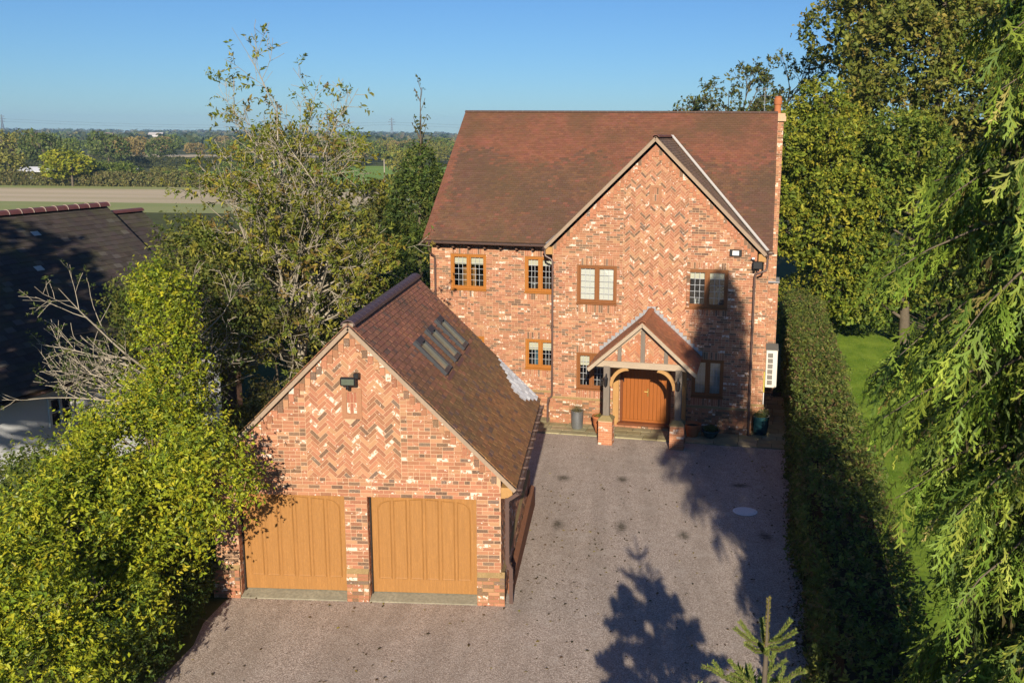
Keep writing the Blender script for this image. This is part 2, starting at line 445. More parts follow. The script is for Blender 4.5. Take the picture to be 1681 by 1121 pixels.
# ------------------------------------------------------------------ roof tiles
class Tiles:
    def __init__(s): s.t = []
    def plane(s, O, U, S, N, width, length, color, mask=None, gauge=.1, tw=.165, clear=None):
        U, S, N, O = Vector(U).normalized(), Vector(S).normalized(), Vector(N).normalized(), Vector(O)
        rows = int(math.ceil(length / gauge)); nc = max(1, int(round(width / tw))); w = width / nc
        for r_ in range(rows):
            for i in range(-1, nc + 1):
                a = i * w + (w / 2 if r_ % 2 else 0); b = a + w - .004; a = max(a, 0); b = min(b, width)
                if b - a < .02: continue
                s0 = r_ * gauge; s1 = min(s0 + gauge + .03, length + .01)
                c = O + U * ((a + b) / 2) + S * (s0 + gauge / 2)
                if mask is not None and not mask(c): continue
                s.t.append((O + U * ((a + b) / 2) + S * s0, U, S, N, b - a, s1 - s0, random.uniform(-.002, .004), color(c)))
    @staticmethod
    def unit(t=.013):
        # width 1 (x), length 1 (y, up the slope), nose raised above the course below
        return np.array([(-.5, 0, t * .95), (.5, 0, t * .95), (.5, 1, t * .15), (-.5, 1, t * .15), (-.5, 0, t * 2.1), (.5, 0, t * 2.1), (.5, 1, t * 1.1), (-.5, 1, t * 1.1)])
    Q = [(4, 5, 6, 7), (0, 1, 5, 4), (1, 2, 6, 5), (2, 3, 7, 6), (3, 0, 4, 7)]
    def build(s, parent, singles, mat, mat1, campos, name='roof_tile', rest='roof_tiling'):
        full = max((x[4] for x in s.t), default=0)
        cand = [i for i, x in enumerate(s.t) if x[4] > full - .006]
        cand.sort(key=lambda i: (s.t[i][0] - campos).length if s.t[i][3].dot(campos - s.t[i][0]) > 0 else 1e6)
        pick = set(cand[:singles]); u = s.unit(); ume = quad_mesh(name, u, s.Q, mat1)
        for i in sorted(pick):
            c, U, S, N, w, l, dn, col = s.t[i]
            o = bpy.data.objects.new(name, ume); COL.objects.link(o); o.parent = parent; o.color = col; p = c + N * dn
            o.matrix_basis = Matrix(((U.x * w, S.x * l, N.x, p.x), (U.y * w, S.y * l, N.y, p.y), (U.z * w, S.z * l, N.z, p.z), (0, 0, 0, 1)))
        V = []; Cc = []
        for i, (c, U, S, N, w, l, dn, col) in enumerate(s.t):
            if i in pick: continue
            A = np.array([U * w, S * l, N]); V.append(u @ A + np.array(c + N * dn)); Cc.append(col)
        if V:
            k = len(V); V = np.concatenate(V); Q = (np.array(s.Q)[None] + np.arange(k)[:, None, None] * 8).reshape(-1, 4)
            link(rest, quad_mesh(rest, V, Q, mat, np.repeat(np.array(Cc), 8, 0)), parent, kind='stuff')

def tone(base, j=.2):
    k = random.uniform(1 - j, 1 + j); return (base[0] * k, base[1] * k * random.uniform(.92, 1.08), base[2] * k * random.uniform(.9, 1.1), 0.0)

# ------------------------------------------------------------------ terrain
def gz(x, y):
    if y < -40: z = .0433 * 40
    elif y < 14: z = -.0433 * y
    elif y < 40: z = -.0433 * 14 - .01 * (y - 14)
    elif y < 140: z = -.866 - 2.2 * ((y - 40) / 100)
    elif y < 700: z = -3.07
    else: z = -3.07 + (min(y, 3200) - 700) * .0011
    return z

# ================================================================== SETTING: ground
def sheet(name, xs, ys, mat, lift=0.0, zf=gz, kind='structure', **kw):
    X, Y = np.meshgrid(xs, ys); Z = np.vectorize(zf)(X, Y) + lift
    V = np.stack([X, Y, Z], -1).reshape(-1, 3); nx, ny = len(xs), len(ys)
    i = (np.arange(ny - 1)[:, None] * nx + np.arange(nx - 1)[None]).ravel()
    return link(name, quad_mesh(name, V, np.stack([i, i + 1, i + nx + 1, i + nx], 1), mat), kind=kind, **kw)
def ribbon(name, rows, mat, lift, nx=12, kind='structure', **kw):
    """sheet between a left and a right edge: rows of (y_left, x_left, y_right, x_right)"""
    V = []
    for (xl, yl, xr, yr) in rows:
        for i in range(nx + 1):
            t = i / nx; x, y = lerp(xl, xr, t), lerp(yl, yr, t); V.append((x, y, gz(x, y) + lift))
    n = nx + 1; i = (np.arange(len(rows) - 1)[:, None] * n + np.arange(nx)[None]).ravel()
    return link(name, quad_mesh(name, np.array(V), np.stack([i, i + 1, i + n + 1, i + n], 1), mat), kind=kind, **kw)

def ground_material():
    k = NT('rough ground'); p = world_pos(k)
    c = k.mix(k.noise(p, .02, 5), (.055, .075, .022), (.11, .115, .035)); c = k.mix(k.ramp(k.noise(p, .5, 5), [(.45, 0), (.7, .6)]), c, (.06, .05, .03))
    return k.done(k.bsdf(c, .95, .1, k.bump(k.noise(p, 3, 5), .6, .1)))
def gravel_material():
    k = NT('gravel'); p = world_pos(k)
    v = k.n('ShaderNodeTexVoronoi'); v.inputs['Scale'].default_value = 52; k.l(p, v.inputs['Vector'])
    s = k.ramp(k.math('FRACT', k.math('MULTIPLY', v.outputs['Color'], 7.3)), [(0, (.24, .195, .16)), (.35, (.41, .34, .285)), (.7, (.54, .455, .385)), (1, (.72, .63, .55))])
    c = k.mix(k.ramp(v.outputs['Distance'], [(.25, 0), (.8, .45)]), s, (.20, .155, .13))
    c = k.mix(k.ramp(k.noise(p, .5, 5, .6), [(.42, 0), (.7, .35)]), c, (.34, .28, .22))
    mp = k.n('ShaderNodeMapping'); mp.inputs['Scale'].default_value = (1.1, .12, 1); k.l(p, mp.inputs[0])      # faint wheel tracks along the drive
    c = k.mix(k.ramp(k.noise(mp.outputs[0], 1.6, 4, .6), [(.42, .0), (.62, .32)]), c, (.22, .185, .15)); c = k.mix(k.ramp(k.noise(p, 2.4, 5, .65), [(.5, 0), (.74, .4)]), c, (.54, .48, .42))
    # worn dark tyre spots, where cars stand
    d = None
    for (x, y, rx, ry) in ((3.63, 7.75, .34, .5), (5.28, 7.77, .3, .45), (3.67, 4.3, .22, .62), (5.21, 4.25, .26, .7), (6.67, 3.8, .26, .55), (8.6, 3.9, .3, .5), (8.5, 7.5, .5, .3)):
        m = k.n('ShaderNodeMapping'); m.vector_type = 'TEXTURE'; m.inputs['Location'].default_value = (x, y, 0); m.inputs['Scale'].default_value = (rx, ry, 50)
        k.l(p, m.inputs[0]); g = k.n('ShaderNodeTexGradient', gradient_type='QUADRATIC_SPHERE'); k.l(m.outputs[0], g.inputs[0])
        d = g.outputs['Fac'] if d is None else k.math('MAXIMUM', d, g.outputs['Fac'])
    d = k.math('MULTIPLY', d, k.ramp(k.noise(p, 11, 5, .7), [(.3, .2), (.6, 1.6)])); d = k.math('MINIMUM', d, .8)
    c = k.mix(d, c, (.055, .05, .032))
    return k.done(k.bsdf(c, .9, .2, k.bump(v.outputs['Distance'], .55, .012)))
def field_material(name, a, b, sc, stretch):
    k = NT(name); p = world_pos(k); m = k.n('ShaderNodeMapping'); m.inputs['Scale'].default_value = stretch; k.l(p, m.inputs[0])
    c = k.mix(k.ramp(k.noise(m.outputs[0], sc, 6, .6), [(.35, 0), (.68, 1)]), a, b)
    return k.done(k.bsdf(c, .95, .1, k.bump(k.noise(p, 6, 4), .5, .05)))
M_GROUND = ground_material(); M_GRAVEL = gravel_material()
M_LAWN = field_material('lawn', (.115, .20, .018), (.235, .325, .038), 1.4, (1, .5, 1))
xs = [-3000, -2000, -800, -300, -120, -60, -30, -20, -12, -6, -3, 0, 3, 6, 9, 12, 16, 20, 30, 60, 120, 300, 800, 2000, 3000]
ys = [-70, -40, -30, -20, -10, 0, 7, 14, 20, 27, 40, 60, 80, 110, 140, 180, 240, 320, 440, 700, 1000, 1600, 2400, 3240]
sheet('ground', xs, ys, M_GROUND)
H_O = Vector((0, 14.018, 0)); H_A = -0.1626
def hw(x, y):
    return (x * math.cos(H_A) - y * math.sin(H_A), H_O.y + x * math.sin(H_A) + y * math.cos(H_A))
rows = []
for i in range(36):
    t = i / 35; yl = lerp(-15, 13.6, t)
    xl = -2.55 if yl < 0 else (-2.55 if yl < 6 else -6); xl += .12 * math.sin(yl * 2.1)
    xr, yr = hw(10.85 + .06 * math.sin(yl * 3.3) + .04 * math.sin(yl * 7.1), lerp(-30, -1.2, t)); rows.append((xl, yl, xr, yr))
ribbon('gravel_drive', rows, M_GRAVEL, .005, 16)
rows = []
for i in range(24):
    hy = lerp(-22, 24, i / 23); a = hw(12.5, hy); b = hw(24, hy); rows.append((*a, *b))
ribbon('lawn', rows, M_LAWN, .006, 12)

# paving round the house: each slab a piece of its own
def slab_material():
    k = NT('paving slab'); o = k.n('ShaderNodeObjectInfo').outputs['Color']; p = world_pos(k)
    c = k.mix(k.ramp(k.noise(p, 3.5, 5, .65), [(.35, 0), (.7, .7)]), o, (.20, .18, .10)); c = k.mix(k.ramp(k.noise(p, 30, 4), [(.55, 0), (.75, .4)]), c, (.13, .125, .08))
    return k.done(k.bsdf(c, .9, .2, k.bump(k.noise(p, 26, 4), .5, .008)))
M_SLAB = slab_material()
rows = [(*hw(-6, y), *hw(10.83, y)) for y in (-1.33, -.8, -.3, .2, .7, 1.5, 3, 6)]
patio = ribbon('patio', rows, plain('paving bed', (.10, .085, .055), .95, .1, .3, 6, .5), .012, 20)
slab_mb = MB().box(-.5, .5, -.5, .5, -.02, .028, .0); slab_me = MB().box(-.5, .5, -.5, .5, -.02, .028, .012).mesh('paving_slab', M_SLAB)
def lay_slabs(x0, x1, y0, y1, rowh):
    y = y0; k = 0
    while y < y1 - .1:
        h = min(rowh[k % len(rowh)], y1 - y); x = x0 - random.uniform(0, .35)
        while x < x1 - .08:
            w = random.choice([.45, .6, .6, .75, .9]); a, b = max(x, x0), min(x + w, x1); x += w
            if b - a < .12: continue
            cx, cy = hw((a + b) / 2, y + h / 2); o = bpy.data.objects.new('paving_slab', slab_me); COL.objects.link(o); o.parent = patio
            c = random.choice([(.36, .31, .17), (.40, .36, .22), (.33, .27, .15), (.42, .33, .20), (.31, .30, .19)]); j = random.uniform(.85, 1.1); o.color = (c[0] * j, c[1] * j, c[2] * j, 1)
            o.matrix_basis = Matrix.Translation((cx, cy, gz(cx, cy) + .018 + random.uniform(-.002, .004))) @ Matrix.Rotation(math.atan(-.0433), 4, 'X') @ Matrix.Rotation(H_A, 4, 'Z') @ Matrix.Diagonal((b - a - .014, h - .014, 1, 1))
        y += h; k += 1
lay_slabs(2.2, 10.8, -1.33, -.08, [.42, .42, .42]); lay_slabs(9.62, 10.8, -.06, 5.2, [.45, .6, .5]); lay_slabs(2.0, 2.9, -.06, .55, [.6])

# ================================================================== HOUSE
HOUSE = empty('brick_house', H_O, H_A, 'large red brick house with clay tiled roof and herringbone gable', 'house')
CAM_H = HOUSE.matrix_basis.inverted() if False else (Matrix.Translation(H_O) @ Matrix.Rotation(H_A, 4, 'Z')).inverted() @ CAM
GF = ((0, 0, 0), (1, 0, 0), (0, 0, 1), (0, -1, 0)); YW = .6
WF = ((0, YW, 0), (1, 0, 0), (0, 0, 1), (0, -1, 0))
GND = -.66; BASE = -.585
def snap(z, up): n = (z - BASE) / .075; return BASE + .075 * (math.ceil(n - .01) if up else math.floor(n + .01))
WIN = dict(w1=(-.79, .49, 3.76, 5.03), w2=(1.85, 2.93, 3.76, 5.03), w2b=(1.87, 2.93, 1.10, 2.17), w0b=(-.85, .40, 1.10, 2.17),
           w3=(3.79, 5.12, 3.58, 4.885), w4=(7.38, 8.71, 3.59, 4.895), w5=(7.65, 8.68, .64, 1.94), w6=(3.80, 4.83, .655, 1.94))
DOOR = (5.29, 7.0, -.38, 1.72)
G_REG = [(2.96, BASE), (9.58, BASE), (9.58, 5.50), (6.29, 8.79), (2.96, 5.46)]
gable_wins = [WIN[k] for k in ('w3', 'w4', 'w5', 'w6')]; wing_wins = [WIN[k] for k in ('w1', 'w2', 'w2b', 'w0b')]
wallmb = MB()
wall_sheet(wallmb, lambda u, v: (u, 0, v), [2.96, 9.58], [GND, 5.46, 9], gable_wins + [DOOR], [(2.96, GND), (9.58, GND), (9.58, 5.50), (6.29, 8.79), (2.96, 5.46)])
wall_sheet(wallmb, lambda u, v: (u, YW, v), [-1.54, 2.96], [GND, 5.46], wing_wins)
wall_sheet(wallmb, lambda u, v: (u, YW, v), [9.58, 9.95], [GND, 5.46], [])
for (x0, x1, z0, z1), y in [(w, 0) for w in gable_wins + [DOOR]] + [(w, YW) for w in wing_wins]:
    for q in (((x0, z0), (x1, z0)), ((x1, z0), (x1, z1)), ((x1, z1), (x0, z1)), ((x0, z1), (x0, z0))):
        (a, b), (c, d) = q; wallmb.add([(a, y, b), (c, y, d), (c, y + .14, d), (a, y + .14, b)], [(0, 1, 2, 3)])
# flank and rear walls, gable ends up to the main roof
RIDGE_Y, RIDGE_Z, EAVE_Y, EAVE_Z = 5.10, 9.92, .2, 5.51
for x in (-1.54, 9.95):
    wallmb.add([(x, YW, GND), (x, 9.6, GND), (x, 9.6, 5.5), (x, RIDGE_Y, RIDGE_Z - .1), (x, YW, EAVE_Z + .28)], [(0, 1, 2, 3, 4)])
wallmb.add([(2.96, 0, GND), (2.96, YW, GND), (2.96, YW, 5.46), (2.96, 0, 5.46)], [(0, 1, 2, 3)])
wallmb.add([(9.58, 0, GND), (9.58, YW, GND), (9.58, YW, 5.46), (9.58, 0, 5.46)], [(0, 1, 2, 3)])
wallmb.add([(-1.54, 9.6, GND), (9.95, 9.6, GND), (9.95, 9.6, 5.5), (-1.54, 9.6, 5.5)], [(0, 1, 2, 3)])
WALL = wallmb.build('wall', M_MORTAR, HOUSE)

B = Bricks()
def bricks_with_windows(fr, u0, u1, z0, z1, wins, extra, region):
    holes = list(extra)
    for (a, b, c, d) in wins:
        lo, hi = snap(c - .20, False), snap(d + .20, True); holes.append((a, b, lo, hi))
        soldiers(B, fr, a, b, lo, c - lo - .010); soldiers(B, fr, a, b, d + .006, hi - d - .016)
    lay_courses(B, fr, z0, z1, u0, u1, holes, region)
PL_T = BASE + .075 * 12          # plinth top, .315
P_IN, P_OUT = (5.31, 7.39), (5.20, 7.50); PB = snap(2.85, True)
def gable_z(x): return 8.79 - abs(x - 6.29)
DENT = .30
bricks_with_windows(GF, 2.96, 9.58, PL_T, BASE + .075 * 126, gable_wins, [DOOR, (P_OUT[0], P_OUT[1], PB, 9)],
                    [(2.96, BASE), (9.58, BASE), (9.58, 5.50 - DENT), (6.29, 8.79 - DENT), (2.96, 5.46 - DENT)])
for (a, b) in ((5.20, 5.305), (7.395, 7.50)):
    z = PB
    while z < gable_z((a + b) / 2) - DENT - .10: B.quad(GF, a, b - .003, z, z + .065); z += .075
SLIT = (6.13, 6.51, 6.92, 7.52)
herringbone(B, GF, [(P_IN[0], PB), (P_IN[1], PB), (P_IN[1], gable_z(P_IN[1]) - DENT - .03), (6.29, 8.79 - DENT - .03), (P_IN[0], gable_z(P_IN[0]) - DENT - .03)], [SLIT])
# stepped toothing under the verge
for s_ in (-1, 1):
    for i in range(31):
        u = 6.29 + s_ * (i * .11 + .055); zt = gable_z(u); a, b = u - .05, u + .05
        if u < 2.98 or u > 9.56: continue
        reg = [(2.5, 0), (10.1, 0), (10.1, 8.79 - 3.81), (6.29, 8.79), (2.5, 8.79 - 3.79)]
        B.poly(GF, clip_poly([(a, zt - DENT - .02), (b, zt - DENT - .02), (b, zt - .17), (a, zt - .17)], reg), .028, (.44, .17, .09, .1))
        B.poly(GF, clip_poly([(a, zt - .16), (b, zt - .16), (b, zt + .06), (a, zt + .06)], reg), .012)
bricks_with_windows(WF, -1.54, 2.96, PL_T, BASE + .075 * 80, wing_wins, [], None)
lay_courses(B, WF, PL_T, BASE + .075 * 80, 9.58, 9.95)
# plinth
M_PLINTH = plain('mossy plinth brick', (.30, .21, .10), .95, .1, .4, 6, .5)
def plinth(fr, u0, u1, y, holes=()):
    f2 = ((fr[0][0], fr[0][1] - .055, 0), fr[1], fr[2], fr[3])
    lay_courses(B, f2, BASE, PL_T, u0 - .055, u1 + .055, [(h[0], h[1], -9, 9) for h in holes])
    iv = [(u0 - .055, u1 + .055)]
    for h in holes: iv = [(iv[0][0], h[0]), (h[1], iv[0][1])]
    for (a, b) in iv:
        MB().prism([(y - .055, GND), (y - .055, PL_T), (y - .002, PL_T + .065), (y + .02, PL_T + .065), (y + .02, GND)], lambda u, v, d: (d, u, v), a, b).build('plinth', M_PLINTH, HOUSE)
plinth(GF, 2.96, 9.58, 0, [(DOOR[0] - .12, DOOR[1] + .12)]); plinth(WF, -1.54, 2.90, YW); plinth(WF, 9.66, 9.95, YW)
lay_courses(B, GF, BASE, PL_T, DOOR[0] - .12, DOOR[1] + .12, [DOOR])
f3 = ((0, -.12, 0), (1, 0, 0), (0, 0, 1), (0, -1, 0)); lay_courses(B, f3, BASE, BASE + .15, 5.15, 7.12)
# chimney breast on the right flank
CF = ((0, 5.3, 0), (1, 0, 0), (0, 0, 1), (0, -1, 0)); RFk = ((9.95, 0, 0), (0, 1, 0), (0, 0, 1), (1, 0, 0))
ch = MB(); ch.box(9.62, 10.26, 5.3, 6.2, GND, 9.62); ch.box(9.62, 10.36, 5.26, 6.3, GND, 3.75); ch.box(9.58, 10.34, 5.2, 6.28, 9.62, 9.80); ch.box(9.60, 10.31, 5.24, 6.25, 9.80, 9.90)
lay_courses(B, CF, 3.83, 9.6, 9.62, 10.26); lay_courses(B, ((0, 5.26, 0), (1, 0, 0), (0, 0, 1), (0, -1, 0)), BASE, 3.75, 9.62, 10.36)
lay_courses(B, RFk, BASE, 5.1, YW, 5.28)
chim = ch.build('chimney', M_MORTAR, HOUSE)
MB().lathe([(.0, 0), (.125, 0), (.12, .30), (.135, .31), (.15, .36), (.15, .52), (.12, .55), (.135, .60), (.09, .62), (.09, .3), (0, .3)], (10.03, 5.72, 9.9), 20).build('chimney_pot', M_TERRA, chim, True)
MB().box(9.9, 10.40, 5.15, 6.3, 3.75, 3.80, .008).build('shoulder_ledge', M_LEAD, chim)
# decorative slit panel
st = MB(); st.box(SLIT[0], SLIT[1], -.022, .01, SLIT[2], SLIT[2] + .10); st.box(SLIT[0], SLIT[1], -.022, .01, SLIT[3] - .08, SLIT[3]); st.box(SLIT[0], SLIT[0] + .09, -.022, .01, SLIT[2] + .10, SLIT[3] - .08); st.box(SLIT[1] - .09, SLIT[1], -.022, .01, SLIT[2] + .10, SLIT[3] - .08)
st.build('blind_slit_frame', M_STONE, HOUSE)
for i in range(3):
    for j in range(2): B.quad(GF, SLIT[0] + .095 + i * .064, SLIT[0] + .152 + i * .064, SLIT[2] + .105 + j * .21, SLIT[2] + .305 + j * .21)
B.build(WALL, 300, lambda b: (Vector(((b[1] + b[2]) / 2, b[0][0][1], (b[3] + b[4]) / 2)) - CAM_H).length)

# ---- roof
def zmain(y): return EAVE_Z + (y - EAVE_Y) * (RIDGE_Z - EAVE_Z) / (RIDGE_Y - EAVE_Y)
def zgab(x): return 9.035 - abs(x - 6.29)
RX0, RX1 = -1.66, 10.05
rf = MB(); th = .05
sl = Vector((0, RIDGE_Y - EAVE_Y, RIDGE_Z - EAVE_Z)); SLEN = sl.length
rf.prism([(EAVE_Y, EAVE_Z), (RIDGE_Y, RIDGE_Z), (10.0, EAVE_Z), (10.0, EAVE_Z - th), (RIDGE_Y, RIDGE_Z - th), (EAVE_Y, EAVE_Z - th)], lambda u, v, d: (d, u, v), RX0, RX1)
yv = EAVE_Y + (9.035 - EAVE_Z) * (RIDGE_Y - EAVE_Y) / (RIDGE_Z - EAVE_Z)
for s_ in (-1, 1):
    xe = 6.29 + s_ * 3.57; y0_ = -.12; yb = EAVE_Y + (5.465 - EAVE_Z) / .9
    rf.add([(xe, y0_, 5.465), (xe, .16, 5.465), (6.29, yv, 9.035), (6.29, y0_, 9.035), (xe, y0_, 5.465 - th), (xe, .16, 5.465 - th), (6.29, yv, 9.035 - th), (6.29, y0_, 9.035 - th)],
           [(0, 1, 2, 3), (4, 7, 6, 5), (0, 4, 5, 1), (0, 3, 7, 4)])
ROOF = rf.build('roof', plain('roof felt', (.05, .035, .03), .9, .1), HOUSE)
def house_tile(c):
    t = (c.z - EAVE_Z) / (RIDGE_Z - EAVE_Z)
    n = math.sin(c.x * 1.3 + c.z * .7) * math.sin(c.x * .45 - c.z * 1.1 + 1.2) + random.gauss(0, .35)
    red = (.205, .08, .046); dark = (.128, .066, .042); brown = (.158, .078, .044)
    b = red if t > .62 + .12 * n else (dark if n > .1 else brown)
    if c.x < -1.35 or random.random() < .05: b = (.21, .08, .05)
    return tone(b, .16)
T = Tiles()
T.plane((RX0, EAVE_Y, EAVE_Z), (1, 0, 0), sl, (0, -sl.z, sl.y), RX1 - RX0, SLEN, house_tile, lambda c: c.z > zgab(c.x) - .05 or not (2.6 < c.x < 9.98))
for s_ in (-1, 1):
    T.plane((6.29 + s_ * 3.57, -.12, 5.465), (0, 1, 0), (-s_, 0, 1), (s_, 0, 1), yv + .12, 3.57 * 2 ** .5, lambda c: tone((.17, .11, .075), .2), lambda c: zmain(c.y) < c.z + .10)
T.build(ROOF, 300, M_TILEH, M_TILEH1, CAM_H)
# rear slope: plain tiled sheet of larger faces, out of sight
Tb = Tiles(); Tb.plane((RX0, 10.0, EAVE_Z), (1, 0, 0), (0, -sl.y, sl.z), (0, sl.z, sl.y), RX1 - RX0, SLEN, house_tile, None, .2, .33)
Tb.build(ROOF, 0, M_TILEH, M_TILEH1, CAM_H, rest='rear_tiling')
def ridge_line(parent, a, b, mat_a, n, w=.13, name='ridge_tile', half=1.0):
    a, b = Vector(a), Vector(b); d = (b - a) / n; L = d.length; dn = d.normalized(); sd = dn.cross(Vector((0, 0, 1))).normalized()
    mb = MB(); pr = []
    for i in range(7): t = math.pi * i / 6; pr.append((math.cos(t) * w, math.sin(t) * w * .62 * half))
    vs = []
    for k in (-.5, .47):
        for (u, v) in pr: vs.append((u, k * L, v))
        for (u, v) in reversed(pr): vs.append((u * .82, k * L, v * .82 - .004))
    fs = [tuple(range(13, -1, -1)), tuple(range(14, 28))] + [(i, (i + 1) % 14, 14 + (i + 1) % 14, 14 + i) for i in range(14)]
    mb.add(vs, fs); me = mb.mesh(name, mat_a)
    for i in range(n):
        o = bpy.data.objects.new(name, me); COL.objects.link(o); o.parent = parent; c = a + d * (i + .5)
        o.matrix_basis = Matrix(((sd.x, dn.x, 0, c.x), (sd.y, dn.y, 0, c.y), (sd.z, dn.z, 1, c.z), (0, 0, 0, 1)))
M_RIDGE = plain('ridge clay', (.15, .055, .036), .6, .35, .35, 6, .2); M_RIDGEB = plain('blue ridge clay', (.085, .052, .055), .5, .45, .45, 5, .2)
M_RIDGEBED = plain('ridge bedding', (.30, .24, .18), .95, .1, .3, 8, .5)
MB().bar((RX0 + .02, RIDGE_Y, RIDGE_Z - .005), (RX1 - .02, RIDGE_Y, RIDGE_Z - .005), .2, .05).build('ridge_bedding', M_RIDGEBED, ROOF)
ridge_line(ROOF, (RX0, RIDGE_Y, RIDGE_Z - .02), (RX1, RIDGE_Y, RIDGE_Z - .02), plain('dark ridge clay', (.085, .045, .035), .7, .3, .35, 6, .2), 36, .12, half=.9)
ridge_line(ROOF, (6.29, -.12, 9.03), (6.29, yv + .1, 9.03), M_RIDGE, 14, .12)
va, vb = Vector((9.86, .14, 5.50)), Vector((6.33, yv, 9.05))
MB().bar(va + Vector((.04, -.03, .05)), vb + Vector((.05, -.03, .04)), .10, .03, (.5, -.6, .6)).build('valley_strip', M_VALLEY, ROOF)
MB().bar((2.72, .14, 5.52), (6.25, yv, 9.06), .10, .03, (-.5, -.6, .6)).build('valley_strip', M_LEAD, ROOF)
for s_ in (-1, 1):   # verge bedding and undercloak
    xe = 6.29 + s_ * 3.56
    MB().bar((xe, -.09, 5.415), (6.29, -.09, 8.975), .10, .10, (0, 0, 1)).build('verge_bedding', M_VERGE, ROOF)
for x in (RX0, RX1):
    MB().bar((x + (.05 if x < 0 else -.05), EAVE_Y, EAVE_Z - .045), (x + (.05 if x < 0 else -.05), RIDGE_Y, RIDGE_Z - .045), .09, .05).build('verge_bedding', M_VERGE, ROOF)
for x in (2.84, 9.72): MB().box(x - .10, x + .13, -.07, .30, 5.20, 5.44, .01).build('eaves_box', M_GOLDOAK, HOUSE)

# ---- gutters, pipes, brackets
def gutter(parent, a, b, r=.058):
    a, b = Vector(a), Vector(b); d = (b - a).normalized(); sd = d.cross(Vector((0, 0, 1))).normalized(); mb = MB(); vs = []; n = 9
    for p in (a, b):
        for k in range(n): t = math.pi * (1 + k / (n - 1)); vs.append(p + sd * math.cos(t) * r + Vector((0, 0, math.sin(t) * r)))
        for k in range(n - 1, -1, -1): t = math.pi * (1 + k / (n - 1)); vs.append(p + sd * math.cos(t) * r * .9 + Vector((0, 0, math.sin(t) * r * .9)))
    m = 2 * n; mb.add(vs, [tuple(range(m)), tuple(range(2 * m - 1, m - 1, -1))] + [(i, (i + 1) % m, m + (i + 1) % m, m + i) for i in range(m)])
    L = (b - a).length; q = int(L / .62)
    for i in range(q + 1):
        p = a + d * (.15 + i * .62)
        if (p - a).length < L: mb.bar(p - sd * (r + .006) + Vector((0, 0, -.012)), p + sd * (r + .006) + Vector((0, 0, -.012)), .035, .05, d)
    return mb.build('gutter', M_PIPE, parent)
gutter(HOUSE, (RX0 - .04, .13, 5.47), (2.66, .13, 5.47)); gutter(HOUSE, (9.92, .13, 5.47), (10.1, .13, 5.47)); gutter(HOUSE, (2.70, -.14, 5.42), (2.70, .06, 5.42), .05); gutter(HOUSE, (9.88, -.16, 5.42), (9.88, .2, 5.42), .05)
for i in range(8):
    x = -1.18 + i * .56
    MB().prism([(0, 0), (-.24, .06), (-.24, .13), (0, .13)], lambda u, v, d: (d, YW + .0 + u, 5.20 + v), x - .035, x + .035).build('eaves_bracket', plain('bracket timber', (.11, .065, .045), .7, .2) if i == 0 else bpy.data.materials['bracket timber'], HOUSE)
MB().box(-1.54, 2.9, YW - .03, YW + .01, 5.335, 5.46).build('eaves_board', bpy.data.materials['bracket timber'], HOUSE)
def pipe(parent, pts, r=.036, k=10, mat=None, clips=()):
    mb = MB(); out = []
    for i, p in enumerate(pts): out.append(p)
    mb.tube(out, r, k)
    for c in clips: mb.tube([(c[0], c[1], c[2] - .03), (c[0], c[1], c[2] + .03)], r * 1.35, k)
    return mb.build('downpipe', mat or M_PIPE, parent, True)
pipe(HOUSE, [(-1.40, .14, 5.46), (-1.40, .15, 5.2), (-1.40, .30, 5.06), (-1.34, .50, 4.92), (-1.33, .53, 4.8), (-1.33, .53, -.55)], clips=[(-1.33, .53, z) for z in (4.6, 2.8, 1.0)])
pipe(HOUSE, [(2.70, -.04, 5.40), (2.70, -.04, 5.25), (2.74, -.06, 5.14), (2.92, -.06, 5.05), (2.98, -.06, 4.96), (2.98, -.06, .5), (2.97, -.06, .38), (2.86, -.09, .26), (2.84, -.10, .1), (2.84, -.10, -.58)], clips=[(2.98, -.06, z) for z in (4.6, 2.8, 1.0)])
pipe(HOUSE, [(9.90, -.03, 5.38), (9.90, -.03, 5.05), (9.87, -.05, 4.93), (9.66, -.07, 4.84), (9.55, -.07, 4.80), (9.53, -.07, 4.7), (9.53, -.07, .55), (9.54, -.1, .42), (9.55, -.13, .3), (9.55, -.13, -.55)], clips=[(9.53, -.07, z) for z in (4.4, 2.6, .9)])

